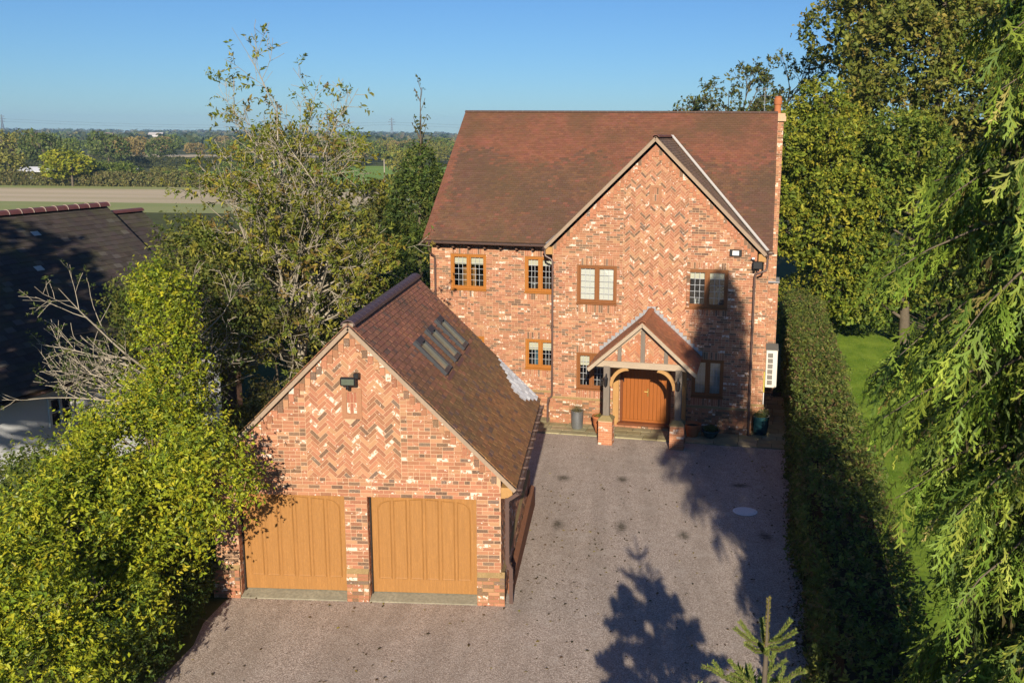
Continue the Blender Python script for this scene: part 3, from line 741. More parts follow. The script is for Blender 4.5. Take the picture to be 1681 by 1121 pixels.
# ---- windows
def window(name, w, y, mat, blind=None, blind_mat=None, cols=3, rows_=5, room=True):
    x0, x1, z0, z1 = w; f = MB(); a, b = y + .035, y + .12
    f.box(x0, x0 + .075, a, b, z0 + .05, z1, .004); f.box(x1 - .075, x1, a, b, z0 + .05, z1, .004); f.box(x0 + .075, x1 - .075, a, b, z1 - .075, z1, .004)
    f.box(x0 + .075, x1 - .075, a, b, z0 + .05, z0 + .115, .004); xm = (x0 + x1) / 2; f.box(xm - .035, xm + .035, a, b, z0 + .115, z1 - .075, .004)
    win = f.build('window', mat, HOUSE)
    MB().box(x0 - .012, x1 + .012, y - .05, y + .10, z0, z0 + .048, .006).build('sill', mat, win)
    for (p, q) in ((x0 + .075, xm - .035), (xm + .035, x1 - .075)):
        c = MB(); c0, c1 = y + .05, y + .10; t = .045; za, zb = z0 + .115, z1 - .075
        c.box(p, p + t, c0, c1, za, zb, .004); c.box(q - t, q, c0, c1, za, zb, .004); c.box(p + t, q - t, c0, c1, za, za + t, .004); c.box(p + t, q - t, c0, c1, zb - t, zb, .004)
        c.build('casement', mat, win)
        MB().box(p + t, q - t, y + .074, y + .080, za + t, zb - t).build('pane', M_GLASS, win)
        l = MB(); W, Hh = q - p - 2 * t, zb - za - 2 * t
        for i in range(1, cols): u = p + t + W * i / cols; l.box(u - .006, u + .006, y + .068, y + .0735, za + t, zb - t)
        for i in range(1, rows_): v = za + t + Hh * i / rows_; l.box(p + t, q - t, y + .0665, y + .072, v - .006, v + .006)
        l.build('lead_lattice', M_CAME, win)
        if blind: MB().box(p + .01, q - .01, y + .15, y + .165, zb - (zb - za) * blind, zb).build('blind', blind_mat, win)
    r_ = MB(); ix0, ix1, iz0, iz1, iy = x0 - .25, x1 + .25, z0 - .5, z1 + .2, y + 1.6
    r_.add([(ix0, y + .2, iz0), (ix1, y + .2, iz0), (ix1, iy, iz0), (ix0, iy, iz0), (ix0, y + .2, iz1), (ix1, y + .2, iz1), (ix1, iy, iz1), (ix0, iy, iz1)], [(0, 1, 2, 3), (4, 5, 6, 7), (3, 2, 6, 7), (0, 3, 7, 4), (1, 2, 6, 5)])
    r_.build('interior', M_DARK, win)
    return win
w = window('w1', WIN['w1'], YW, M_FRAMEO, .28, M_BLIND); MB().box(-.52, -.02, YW + .5, YW + .56, 3.6, 4.62, .01).build('wardrobe', M_OAKNEW, w)
w = window('w2', WIN['w2'], YW, M_FRAMEO, .24, M_BLIND); MB().lathe([(0, 0), (.06, 0), (.02, .03), (.02, .1), (.14, .16), (.12, .2), (0, .2)], (2.12, YW + .3, 3.88), 14).build('ornament', M_METAL, w, True)
w = window('w2b', WIN['w2b'], YW, M_FRAMEO, .38, M_BLIND, rows_=4); MB().lathe([(0, 0), (.08, 0), (.10, .2), (.06, .35), (.1, .5), (0, .5)], (2.2, YW + .32, 1.2), 14).build('vase', plain('blue vase', (.08, .16, .22), .3, .5), w, True)
window('w0b', WIN['w0b'], YW, M_FRAMEO, .38, M_BLIND, rows_=4)
window('w3', WIN['w3'], 0, M_FRAME, 1.0, M_BLINDW)
w = window('w4', WIN['w4'], 0, M_FRAME, .24, M_BLIND)
MB().box(8.0, 8.35, .45, .6, 3.5, 4.1, .01).build('cabinet', M_OAKNEW, w)
vz = MB(); vz.lathe([(0, 0), (.03, 0), (.012, .08), (.03, .16), (.0, .16)], (7.68, .25, 3.72), 10); vz.lathe([(0, 0), (.03, 0), (.012, .08), (.03, .16), (.0, .16)], (7.77, .25, 3.72), 10); vz.build('ornament', M_WHITE, w, True)
_fl = MB()
for i in range(26): a_ = random.uniform(0, 6.28); r_ = random.uniform(.03, .22); zz = 4.15 + random.uniform(-.1, .15); _fl.bar((8.42, .3, 3.8), (8.42 + r_ * math.cos(a_), .3 + .3 * r_ * math.sin(a_), zz), .006, .006); _fl.obox((8.42 + r_ * math.cos(a_), .3 + .3 * r_ * math.sin(a_), zz), (.025, 0, 0), (0, .01, 0), (0, 0, .02))
_fl.build('flowers', plain('dried flowers', (.35, .40, .28), .8, .2), w)
window('w5', WIN['w5'], 0, M_FRAME, 1.0, plain('pale green blind', (.42, .46, .42), .9, .1, .05))
window('w6', WIN['w6'], 0, M_FRAME, .36, M_BLIND)

# ---- front door
x0, x1, z0, z1 = DOOR; d = MB(); d.box(x0, x0 + .09, .04, .16, z0, z1, .004); d.box(x1 - .09, x1, .04, .16, z0, z1, .004); d.box(x0 + .09, x1 - .09, .04, .16, z1 - .09, z1, .004)
FD = d.build('front_door', plain('door frame timber', (.15, .05, .018), .45, .3), HOUSE)
MB().box(x0 - .06, x1 + .06, -.16, .18, z0 - .05, z0 + .03, .01).build('threshold', bpy.data.materials['door frame timber'], FD)
xm = (x0 + x1) / 2; dw = (x1 - x0 - .18); npl = 12
for i in range(npl):
    a = x0 + .09 + dw * i / npl; b = a + dw / npl - .006; MB().box(a, b, .075 + random.uniform(0, .003), .12, z0 + .11, z1 - .1, .004).build('plank', M_DOORWOOD, FD)
MB().box(x0 + .09, x1 - .09, .068, .12, z0 + .03, z0 + .108, .004).build('weather_board', M_DOORWOOD, FD)
MB().box(xm - .03, xm + .03, .058, .09, z0 + .108, z1 - .1, .004).build('cover_strip', M_DOORWOOD, FD)
hd = MB(); hd.box(xm + .055, xm + .10, .058, .075, .55, .82, .004); hd.tube([(xm + .075, .06, .72), (xm + .075, .015, .72), (xm - .04, .012, .72)], .012, 8); hd.build('handle', M_BRASS, FD, True)
MB().box(x0 + .1, x0 + .13, .06, .075, 1.0, 1.14).build('hinge', M_BLACK, FD)

# ---- oak porch on brick piers
PORCH = empty('porch', (0, 0, 0), 0, parent=HOUSE)
PX = (5.17, 7.405); PYF, PYB = -2.15, -1.71; PG = -.53; pc = (PYF + PYB) / 2
M_PIERB = M_BRICK
for x in PX:
    pb = Bricks(); a, b = x - .22, x + .22; core = MB().box(a + .004, b - .004, PYF + .004, PYB - .004, PG - .15, .31)
    top = .30; z = PG - .02; r_ = 0
    while z < top - .03:
        zz = z + .065
        for side in range(4):
            fr = [((0, PYF, 0), (1, 0, 0), (0, 0, 1), (0, -1, 0)), ((b, 0, 0), (0, 1, 0), (0, 0, 1), (1, 0, 0)), ((0, PYB, 0), (1, 0, 0), (0, 0, 1), (0, 1, 0)), ((a, 0, 0), (0, 1, 0), (0, 0, 1), (-1, 0, 0))][side]
            p, q = (a, b) if side % 2 == 0 else (PYF, PYB); cuts = [p, p + .22, q] if (r_ + side) % 2 == 0 else [p, p + .11, p + .33, q]
            for i in range(len(cuts) - 1):
                t = random.random(); col = (.50, .20, .10, 0) if t < .5 else ((.44, .16, .08, 0) if t < .9 else (.5, .25, .16, .9)); pb.quad(fr, cuts[i] + .004, cuts[i + 1] - .004, z, zz, -.004, col)
        z += .075; r_ += 1
    pm = core.mesh('pier', M_MORTAR); pier = link('pier', pm, PORCH)
    pbo = pb.joined('pier_brickwork', M_BRICK, PORCH, pb.full, []); props(pbo, kind='stuff')
    vs = [(a - .015, PYF - .015, .30), (b + .015, PYF - .015, .30), (b + .015, PYB + .015, .30), (a - .015, PYB + .015, .30), (a - .015, PYF - .015, .34), (b + .015, PYF - .015, .34), (b + .015, PYB + .015, .34), (a - .015, PYB + .015, .34), (x - .12, pc - .12, .45), (x + .12, pc - .12, .45), (x + .12, pc + .12, .45), (x - .12, pc + .12, .45)]
    MB().add(vs, [(3, 2, 1, 0), (8, 9, 10, 11)] + [(k * 4 + i, k * 4 + (i + 1) % 4, k * 4 + 4 + (i + 1) % 4, k * 4 + 4 + i) for k in (0, 1) for i in range(4)]).build('pier_cap', plain('mossy cap', (.27, .21, .10), .95, .1, .4, 8, .5) if x == PX[0] else bpy.data.materials['mossy cap'], PORCH)
    MB().box(x - .10, x + .10, pc - .10, pc + .10, .44, 2.04, .012).build('post', M_OLDOAK, PORCH)
    MB().box(x - .09, x + .09, pc + .11, -.01, 2.02, 2.20, .01).build('side_beam', M_OLDOAK, PORCH)
    s_ = 1 if x < 6 else -1; br = MB(); pts_o, pts_i = [], []
    for i in range(15):
        t = i / 14 * math.pi / 2; pts_o.append((x + s_ * (.09 + .54 * (1 - math.cos(t))), 1.40 + .61 * math.sin(t))); pts_i.append((x + s_ * (.09 + .09 + .50 * (1 - math.cos(t))), 1.36 + .56 * math.sin(t)))
    br.prism(pts_o + pts_i[::-1], lambda u, v, dd: (u, dd, v), pc - .05, pc + .05)
    br.build('brace', M_GOLDOAK, PORCH)
    MB().box(x - .1, x + .1, -.12, -.005, -.5, 2.02, .01).build('wall_post', M_GOLDOAK, PORCH)
BX0, BX1, AX, AZ = 4.80, 7.78, 6.28, 3.40
MB().box(BX0, BX1, pc - .085, pc + .085, 2.0, 2.20, .012).build('tie_beam', M_OLDOAKX, PORCH)
for s_ in (-1, 1):
    MB().bar((AX + s_ * 1.56, pc, 2.04), (AX + s_ * .02, pc, AZ - .05), .15, .16, (0, 0, 1)).build('rafter', M_OLDOAKX, PORCH)
    MB().box(AX + s_ * .72 - .06, AX + s_ * .72 + .06, pc - .06, pc + .06, 2.2, 2.70).build('stud', M_OLDOAK, PORCH)
MB().box(AX - .065, AX + .065, pc - .065, pc + .065, 2.2, AZ - .14).build('king_post', M_OLDOAK, PORCH)
ib = Bricks(); IF = ((0, pc - .02, 0), (1, 0, 0), (0, 0, 1), (0, -1, 0))
def infill_z(u): return AZ - .17 - abs(u - AX) * (1.36 / 1.56)
for (u0, u1) in ((AX - 1.2, AX - .78), (AX - .66, AX - .065), (AX + .065, AX + .66), (AX + .78, AX + 1.2)):
    reg = [(u0, 2.2), (u1, 2.2), (u1, max(infill_z(u1), 2.21)), (u0, max(infill_z(u0), 2.21))]; ib2 = Bricks(); herringbone(ib2, IF, reg); ib.cut += [(f, p, q, c if c[0] > .3 else (.44, .17, .08, 0)) for (f, p, q, c) in ib2.cut]
props(ib.joined('infill_brickwork', M_BRICK, PORCH, [], ib.cut), kind='stuff')
MB().prism([(AX - 1.4, 2.19), (AX + 1.4, 2.19), (AX, AZ - .12)], lambda u, v, dd: (u, dd, v), pc - .012, pc + .03).build('infill_panel', M_MORTAR, PORCH)
pd = MB(); EZ_ = 2.0; EXH = 1.68; PRZ = 3.50
for s_ in (-1, 1):
    pd.add([(AX + s_ * EXH, PYF - .12, EZ_), (AX, PYF - .12, PRZ), (AX, -.0, PRZ), (AX + s_ * EXH, -.0, EZ_), (AX + s_ * EXH, PYF - .12, EZ_ - .045), (AX, PYF - .12, PRZ - .05), (AX, 0, PRZ - .05), (AX + s_ * EXH, 0, EZ_ - .045)], [(0, 1, 2, 3), (4, 7, 6, 5), (0, 4, 5, 1), (0, 3, 7, 4)])
pd.build('roof_deck', M_OLDOAKX, PORCH)
TP = Tiles()
for s_ in (-1, 1): TP.plane((AX + s_ * EXH, PYF - .13, EZ_ + .004), (0, 1, 0), (-s_ * EXH, 0, PRZ - EZ_), (s_ * (PRZ - EZ_), 0, EXH), -PYF + .13, math.hypot(EXH, PRZ - EZ_), lambda c: tone((.34, .115, .05), .2))
TP.build(PORCH, 0, M_TILE, M_TILE1, CAM_H)
ridge_line(PORCH, (AX, PYF - .13, PRZ), (AX, -.02, PRZ), plain('orange ridge clay', (.34, .13, .06), .7, .3, .3, 6, .2), 7, .11)
for s_ in (-1, 1):
    MB().bar((AX + s_ * (EXH - .02), PYF - .09, EZ_ - .07), (AX, PYF - .09, PRZ - .07), .05, .09).build('barge_board', M_OLDOAKX, PORCH)
fl = MB()
for s_ in (-1, 1):      # stepped lead flashing let into the wall
    for i in range(13):
        u = AX + s_ * (i + .5) * EXH / 13; zc = PRZ - abs(u - AX) * (PRZ - EZ_) / EXH
        fl.box(u - .075, u + .075, -.028, -.010, zc + .0, zc + .16)
fl.build('lead_flashing', M_LEAD, PORCH)
def lantern(x, y, z):
    m = MB(); m.box(x - .02, x + .02, y, y + .04, z - .02, z + .14); m.tube([(x, y + .02, z + .12), (x, y - .06, z + .16), (x, y - .08, z + .10)], .01, 6); m.lathe([(0, .10), (.02, .10), (.075, .02), (.07, .01)], (x, y - .08, z), 6)
    m.lathe([(.07, .01), (.055, -.20), (.03, -.24), (0, -.26)], (x, y - .08, z), 6); o = m.build('lantern', M_BLACK, PORCH); MB().lathe([(.071, -.01), (.058, -.17)], (x, y - .08, z), 6)
    return o
lantern(PX[0], pc - .14, 1.66); lantern(PX[1], pc - .14, 1.66)
MB().lathe([(0, 0), (.03, 0), (.03, -.05), (.13, -.08), (.15, -.16), (.13, -.19), (0, -.2)], (5.9, -1.2, 2.2), 16).build('ceiling_lamp', M_BLACK, PORCH, True)

# ---- small things fixed to the house
q = MB(); q.box(8.72, 9.10, -.05, -.008, 5.34, 5.56, .008); ob = q.build('floodlight', M_BLACK, HOUSE); MB().box(8.81, 9.01, -.056, -.0505, 5.38, 5.52).build('lens', M_WHITE, ob)
q = MB(); q.box(9.46, 9.76, -.22, -.08, 4.98, 5.22, .02); q.box(9.58, 9.66, -.10, -.01, 4.9, 5.02); q.tube([(9.50, -.1, 5.2), (9.46, -.14, 5.30)], .025, 8); ob = q.build('security_light', M_BLACK, HOUSE); MB().lathe([(0, .0), (.05, 0), (.05, .05), (0, .06)], (9.46, -.15, 5.29), 12).build('sensor', M_WHITE, ob, True)
MB().tube([(9.50, -.12, 4.98), (9.50, -.08, 4.86)], .03, 8).build('sensor', M_BLACK, ob)
ac = MB(); ac.box(10.02, 10.40, 1.9, 2.9, .62, 1.93, .015); ACU = ac.build('air_conditioner', plain('cream casing', (.62, .60, .54), .5, .4, .06, 3), HOUSE)
for i in range(6):
    for j in range(5): MB().box(10.085 + j * .034, 10.108 + j * .034, 1.892, 1.9, .72 + i * .19, .72 + i * .19 + .155).build('louvre', M_DARK, ACU)
MB().box(9.96, 10.02, 2.0, 2.8, .7, .8).build('wall_bracket', M_METAL, ACU); MB().box(10.0, 10.42, 1.88, 2.92, 1.93, 1.95, .006).build('lid', plain('weathered lid', (.22, .21, .18), .8, .2, .3, 6), ACU)
MB().box(9.955, 10.0, .75, .85, .75, 1.45, .01).build('meter_conduit', plain('yellow conduit', (.5, .42, .08), .5, .3), HOUSE)
pipe(HOUSE, [(9.98, .8, .75), (9.98, .8, -.1)], .014, 8, M_WHITE)
ar = MB(); ar.tube([(9.55, 6.2, 9.2), (9.55, 6.2, 10.85)], .014, 6); ar.tube([(9.2, 6.2, 10.8), (9.9, 6.1, 10.8)], .008, 6)
for i in range(9): u = 9.22 + i * .08; ar.tube([(u, 5.95, 10.8), (u, 6.4, 10.8)], .004, 4)
for zz in (10.35, 10.55): ar.tube([(9.35, 6.2, zz), (9.75, 6.2, zz)], .006, 4)
ar.build('television_aerial', M_METAL, HOUSE)

# ================================================================== GARAGE
GAR = empty('double_garage', (0, 0, 0), 0, 'brick double garage with steep tiled roof and herringbone gable', 'garage')
FR = ((0, 0, 0), (1, 0, 0), (0, 0, 1), (0, -1, 0)); SR = ((2.82, 0, 0), (0, 1, 0), (0, 0, 1), (1, 0, 0)); SLf = ((-2.82, 0, 0), (0, 1, 0), (0, 0, 1), (-1, 0, 0))
GL = 5.77; OPN = [(-2.354, -.22, -.2, 2.175), (.22, 2.354, -.2, 2.175)]
greg = [(-2.82, -.2), (2.82, -.2), (2.82, 2.66), (0, 5.48), (-2.82, 2.66)]
gw = MB(); wall_sheet(gw, lambda u, v: (u, 0, v), [-2.82, 2.82], [-.2, 2.66, 5.5], OPN, greg)
for (a, b, c, d_) in OPN:
    gw.add([(a, 0, -.2), (a, .4, -.2), (a, .4, d_), (a, 0, d_)], [(0, 1, 2, 3)]); gw.add([(b, 0, -.2), (b, .4, -.2), (b, .4, d_), (b, 0, d_)], [(0, 1, 2, 3)]); gw.add([(a, 0, d_), (b, 0, d_), (b, .4, d_), (a, .4, d_)], [(0, 1, 2, 3)])
for x in (-2.82, 2.82): gw.add([(x, 0, -.6), (x, GL, -.6), (x, GL, 2.66), (x, 0, 2.66)], [(0, 1, 2, 3)])
gw.add([(p[0], GL, p[1]) for p in [(-2.82, -.6), (2.82, -.6), (2.82, 2.66), (0, 5.48), (-2.82, 2.66)]], [(0, 1, 2, 3, 4)])
GW = gw.build('wall', M_MORTAR, GAR)
GB = Bricks(); gden = .25
def gz_(x): return 5.48 - abs(x)
lay_courses(GB, FR, 0, .075 * 74, -2.82, 2.82, OPN + [(-1.04, 1.04, .075 * 34, 9)], [(-2.82, -.2), (2.82, -.2), (2.82, 2.66 - gden), (0, 5.48 - gden), (-2.82, 2.66 - gden)])
for (a, b) in ((-1.04, -.915), (.915, 1.04)):
    z = .075 * 34
    while z < gz_((a + b) / 2) - gden - .08: GB.quad(FR, a + .005, b - .005, z, z + .065); z += .075
GSL = (-.19, .19, 3.74, 4.34)
herringbone(GB, FR, [(-.91, .075 * 34), (.91, .075 * 34), (.91, gz_(.91) - gden - .02), (0, 5.48 - gden - .02), (-.91, gz_(.91) - gden - .02)], [GSL])
for s_ in (-1, 1):
    for i in range(26):
        u = s_ * (i * .11 + .055); zt = gz_(u); a, b = u - .05, u + .05
        if abs(u) > 2.8: continue
        GB.poly(FR, clip_poly([(a, zt - gden - .02), (b, zt - gden - .02), (b, zt - .13), (a, zt - .13)], greg), .026); GB.poly(FR, clip_poly([(a, zt - .12), (b, zt - .12), (b, zt + .06), (a, zt + .06)], greg), .012)
GP = .60     # plinth height
for (a, b) in ((-2.9, -2.354), (-.22, .22), (2.354, 2.9)):
    lay_courses(GB, ((0, -.05, 0), (1, 0, 0), (0, 0, 1), (0, -1, 0)), 0, .075 * 8, a, b, phase=1); MB().prism([(-.046, -.15), (-.046, GP), (-.056, GP), (-.002, GP + .09), (.02, GP + .09), (.02, -.15)], lambda u, v, d: (d, u, v), a + .003, b - .003).build('plinth', M_PLINTH, GAR)
lay_courses(GB, ((2.87, 0, 0), (0, 1, 0), (0, 0, 1), (1, 0, 0)), -.3, .6, -.05, GL); MB().prism([(2.866, -.5), (2.866, GP), (2.876, GP), (2.822, GP + .09), (2.8, GP + .09), (2.8, -.5)], lambda u, v, d: (u, d, v), -.035, GL).build('plinth', M_PLINTH, GAR)
lay_courses(GB, SR, .675, 2.55, 0, GL)
for (a, s2) in ((-2.354, 1), (.22, 1), (-.22, -1), (2.354, -1)):
    lay_courses(GB, ((a, 0, 0), (0, 1, 0), (0, 0, 1), (s2, 0, 0)), 0, 2.175, .0, .22)
st = MB(); a, b, c, d_ = GSL; st.box(a, b, -.024, .01, c, c + .10); st.box(a, b, -.024, .01, d_ - .08, d_); st.box(a, a + .09, -.024, .01, c + .1, d_ - .08); st.box(b - .09, b, -.024, .01, c + .1, d_ - .08); st.build('blind_slit_frame', M_STONE, GAR)
for i in range(3):
    for j in range(2): GB.quad(FR, a + .095 + i * .064, a + .152 + i * .064, c + .105 + j * .21, c + .305 + j * .21, 0, random.choice([(.40, .14, .08, 0), (.45, .2, .12, .9), (.32, .10, .06, 0)]))
GB.build(GW, 300, lambda b: (Vector(((b[1] + b[2]) / 2, b[0][0][1], (b[3] + b[4]) / 2)) - CAM).length if b[0][3][1] < -.5 and b[0][0][1] > -.01 else 1e6)
for (a, b) in ((-2.354, -.22), (.22, 2.354)):
    MB().prism([(-.05, -.15), (-.05, .03), (.28, .10), (.28, -.15)], lambda u, v, d: (d, u, v), a + .004, b - .004).build('threshold', M_CONC, GAR)
    # panelled timber door
    x0, x1, z0, z1, y = a + .03, b - .03, .10, 2.172, .20
    gd = MB(); gd.box(x0, x1, y, y + .05, z0, z1, .006); D_ = gd.build('garage_door', M_OAKNEW, GAR)
    MB().box(a + .002, a + .032, .16, .26, .06, 2.174).build('jamb', M_DARK, D_); MB().box(b - .032, b - .002, .16, .26, .06, 2.174).build('jamb', M_OAKNEW, D_)  # left jamb coloured near-black for the shade on its reveal
    n = 6; mrg = .095; pw = (x1 - x0 - 2 * mrg) / n; xm = (x0 + x1) / 2; zb = z0 + .30
    def top(u): return 2.00 + .075 * (1 - abs(u - xm) / (x1 - xm))
    for i in range(n):
        p, q_ = x0 + mrg + i * pw + .035, x0 + mrg + (i + 1) * pw - .035
        poly = [(p, zb), (q_, zb)]
        def corner(u, sgn): return [(u + sgn * (-.16 + .16 * math.cos(t_)), top(u) - .19 + .19 * math.sin(t_)) for t_ in [j * math.pi / 2 / 6 for j in range(7)]]
        poly += corner(q_, 1) if i == n - 1 else [(q_, top(q_))]
        poly += list(reversed(corner(p, -1))) if i == 0 else [(p, top(p))]
        cx_ = sum(u for u, v in poly) / len(poly); cz_ = (zb + 2.0) / 2
        m = MB(); N_ = len(poly); s1 = [(u + (.018 if u < (p + q_) / 2 else -.018), v + (.018 if v < 1 else -.018)) for u, v in poly]
        s0 = [(u + (-.012 if u < (p + q_) / 2 else .012), v + (-.012 if v < 1 else .012)) for u, v in poly]
        # raised field with a sunk moulding round it
        m.add([(u, y - .001, v) for u, v in s0] + [(u, y - .016, v) for u, v in poly] + [(u, y - .004, v) for u, v in s1], [tuple(range(2 * N_, 3 * N_))] + [(k * N_ + j, k * N_ + (j + 1) % N_, (k + 1) * N_ + (j + 1) % N_, (k + 1) * N_ + j) for k in (0, 1) for j in range(N_)])
        m.build('panel', M_OAKNEW, D_)
# roof
gr = MB(); gr.prism([(3.12, 2.46), (0, 5.58), (-3.12, 2.46), (-3.12, 2.40), (0, 5.52), (3.12, 2.40)], lambda u, v, d: (u, d, v), -.10, GL + .1); GROOF = gr.build('roof', bpy.data.materials['roof felt'], GAR)
def frosty(c):
    q = (3.12 - c.x) * 2 ** .5
    return .06 < q < 1.5 and c.y > np.interp(q, [.06, .16, .35, .55, .75, 1.0, 1.25, 1.5], [5.75, 5.45, 4.95, 4.65, 4.6, 4.95, 5.35, 5.8]) + .05 * math.sin(q * 23)
def garage_tile(c):
    s = (3.12 - abs(c.x)) / 3.12 + random.gauss(0, .07) + .05 * math.sin(c.y * 2)
    if c.x > 0 and frosty(c): k = random.uniform(.55, .95); return (.2, .15, .13, k)
    b = (.31, .125, .068) if s > .72 else ((.30, .125, .055) if s > .52 else ((.24, .125, .045) if s > .3 else (.285, .13, .042)))
    if random.random() < .08: b = (.17, .095, .065)
    return tone(b, .22)
T = Tiles()
SKY = [(1.75, 2.37), (2.90, 3.52), (4.03, 4.63)]
inmask = lambda c: not (c.x > 0 and .78 < c.x < 1.44 and any(a < c.y < b for a, b in SKY))
for s_ in (1, -1): T.plane((s_ * 3.12, -.10, 2.465), (0, 1, 0), (-s_, 0, 1), (s_, 0, 1), GL + .2, 3.12 * 2 ** .5, garage_tile, inmask)
T.build(GROOF, 300, M_TILE, M_TILE1, CAM)
MB().bar((0, -.09, 5.57), (0, GL + .09, 5.57), .2, .06).build('ridge_bedding', M_RIDGEBED, GROOF)
ridge_line(GROOF, (0, -.10, 5.565), (0, GL + .1, 5.565), M_RIDGEB, 19, .14, half=1.2)
for s_ in (-1, 1):
    MB().bar((s_ * 3.11, -.07, 2.405), (0, -.07, 5.515), .10, .075).build('verge_bedding', M_VERGE, GROOF)
    MB().box(min(s_ * 2.83, s_ * 3.05), max(s_ * 2.83, s_ * 3.05), -.03, GL, 2.22, 2.44, .005).build('eaves_box', M_GOLDOAK, GAR)
for (a, b) in SKY:
    # roof windows lying on the slope: local frame u (along y), s (down the slope), n
    def P(y_, s_, n_): return (0.78 + s_ * .7071 + n_ * .7071, y_, 5.58 - .78 - s_ * .7071 + n_ * .7071 + .006)
    L_ = .95; k = MB()
    for (ya, yb, sa, sb, na, nb) in ((a, a + .07, 0, L_, 0, .09), (b - .07, b, 0, L_, 0, .09), (a + .07, b - .07, 0, .14, 0, .10), (a + .07, b - .07, L_ - .09, L_, 0, .08)):
        vs = [P(y_, s_, n_) for n_ in (na, nb) for (y_, s_) in ((ya, sa), (yb, sa), (yb, sb), (ya, sb))]
        k.add(vs, [(0, 3, 2, 1), (4, 5, 6, 7), (0, 1, 5, 4), (1, 2, 6, 5), (2, 3, 7, 6), (3, 0, 4, 7)])
    S_ = k.build('skylight', plain('grey skylight casing', (.035, .04, .047), .4, .5) if a < 2 else bpy.data.materials['grey skylight casing'], GAR)
    MB().add([P(a + .06, .13, .045), P(b - .06, .13, .045), P(b - .06, L_ - .08, .045), P(a + .06, L_ - .08, .045)], [(0, 1, 2, 3)]).build('pane', M_SKYGLASS, S_)
    MB().add([P(a - .06, L_, .022), P(b + .06, L_, .022), P(b + .06, L_ + .14, .03), P(a - .06, L_ + .14, .03)], [(0, 1, 2, 3)]).build('flashing', plain('reddish flashing', (.16, .075, .06), .6, .3) if a < 2 else bpy.data.materials['reddish flashing'], S_)
gutter(GAR, (3.17, -.12, 2.40), (3.17, GL + .12, 2.36), .06)
gd_ = MB(); gd_.box(2.90, 3.06, -.10, -.02, 2.24, 2.30)
dp = MB(); dp.bar((3.17, -.02, 2.34), (2.96, -.02, 2.20), .07, .07); dp.bar((2.95, -.02, 2.24), (2.95, -.02, .88), .072, .072, (0, 1, 0)); dp.bar((2.95, -.02, .92), (3.02, -.02, .76), .07, .07, (0, 1, 0)); dp.bar((3.02, -.02, .80), (3.02, -.02, .06), .072, .072, (0, 1, 0))
for z in (2.0, 1.05, .5): dp.box(2.90 + (.07 if z < .8 else 0), 3.0 + (.07 if z < .8 else 0), -.065, .02, z, z + .03)
dp.build('downpipe', M_PIPE, GAR)
q = MB(); q.box(-.155, .14, -.22, -.15, 4.43, 4.60, .018); q.box(-.04, .04, -.16, -.01, 4.45, 4.53); q.box(.09, .19, -.18, -.08, 4.57, 4.67, .01); q.tube([(-.02, -.18, 4.44), (-.02, -.18, 4.36)], .036, 10); FLD = q.build('floodlight', M_BLACK, GAR)
MB().box(-.125, .11, -.2245, -.2205, 4.46, 4.57).build('lens', plain('floodlight glass', (.10, .12, .09), .15, .6), FLD)
MB().prism([(2.9, -.3), (3.02, -.3), (3.0, .26), (2.9, .30)], lambda u, v, d: (u, d, v), .5, 5.6).build('buttress_kerb', plain('brown kerb brick', (.22, .10, .055), .9, .15, .35, 6, .4), GAR)

# ================================================================== FOLIAGE TOOLS
def unit(v): return v / np.maximum(np.linalg.norm(v, axis=-1, keepdims=True), 1e-9)
def runit(n): return unit(rng.normal(size=(n, 3)))
def leaves_mesh(name, P, D, N, L, W, col, mat, fold=.12):
    S = unit(np.cross(D, N)); L = L[:, None]; W = W[:, None]
    V = np.stack([P, P + D * L * .45 + S * W * .5 + N * L * fold, P + D * L, P + D * L * .45 - S * W * .5 + N * L * fold], 1).reshape(-1, 3)
    Q = np.arange(len(V)).reshape(-1, 4)
    return quad_mesh(name, V, Q, mat, np.repeat(col, 4, 0))
def palette(n, cols, w=None, j=.18):
    c = np.array(cols)[rng.choice(len(cols), n, p=None if w is None else np.array(w) / sum(w))]
    return c * rng.uniform(1 - j, 1 + j, (n, 1)) * rng.uniform(.94, 1.06, (n, 3))
def shoots(C, Dr, length, k, leaf, ratio, cols, w=None, splay=1.0, up=.35, j=.18, shootj=.22):
    """k leaves set along each shoot; returns arrays for leaves_mesh"""
    m = len(C); t = rng.uniform(.1, 1, (m, k)); ln = (length * rng.uniform(.6, 1.3, (m, 1)))
    P = C[:, None] + Dr[:, None] * (t * ln)[..., None]
    rad = rng.normal(size=(m, k, 3)); rad -= (rad * Dr[:, None]).sum(-1, keepdims=True) * Dr[:, None]; rad = unit(rad)
    D = unit(Dr[:, None] * .55 + rad * splay + np.array([0, 0, -.1]))
    N = unit(rng.normal(size=(m, k, 3)) * .55 + Dr[:, None] * .5 + np.array([0, 0, up]))
    N = unit(N - (N * D).sum(-1, keepdims=True) * D)
    L = leaf * rng.uniform(.5, 1.45, (m, k)); cs = palette(m, cols, w, shootj)[:, None] * rng.uniform(1 - j, 1 + j, (m, k, 1))
    f = lambda a: a.reshape(-1, 3)
    return f(P), f(D), f(N), L.ravel(), (L * ratio).ravel(), f(cs * np.ones((m, k, 3)))
class Waves:
    def __init__(s, freq, n=7): s.k = rng.normal(size=(n, 3)) * freq; s.p = rng.uniform(0, 6.28, n)
    def __call__(s, X): return np.sin(X @ s.k.T + s.p).mean(-1) * 1.6
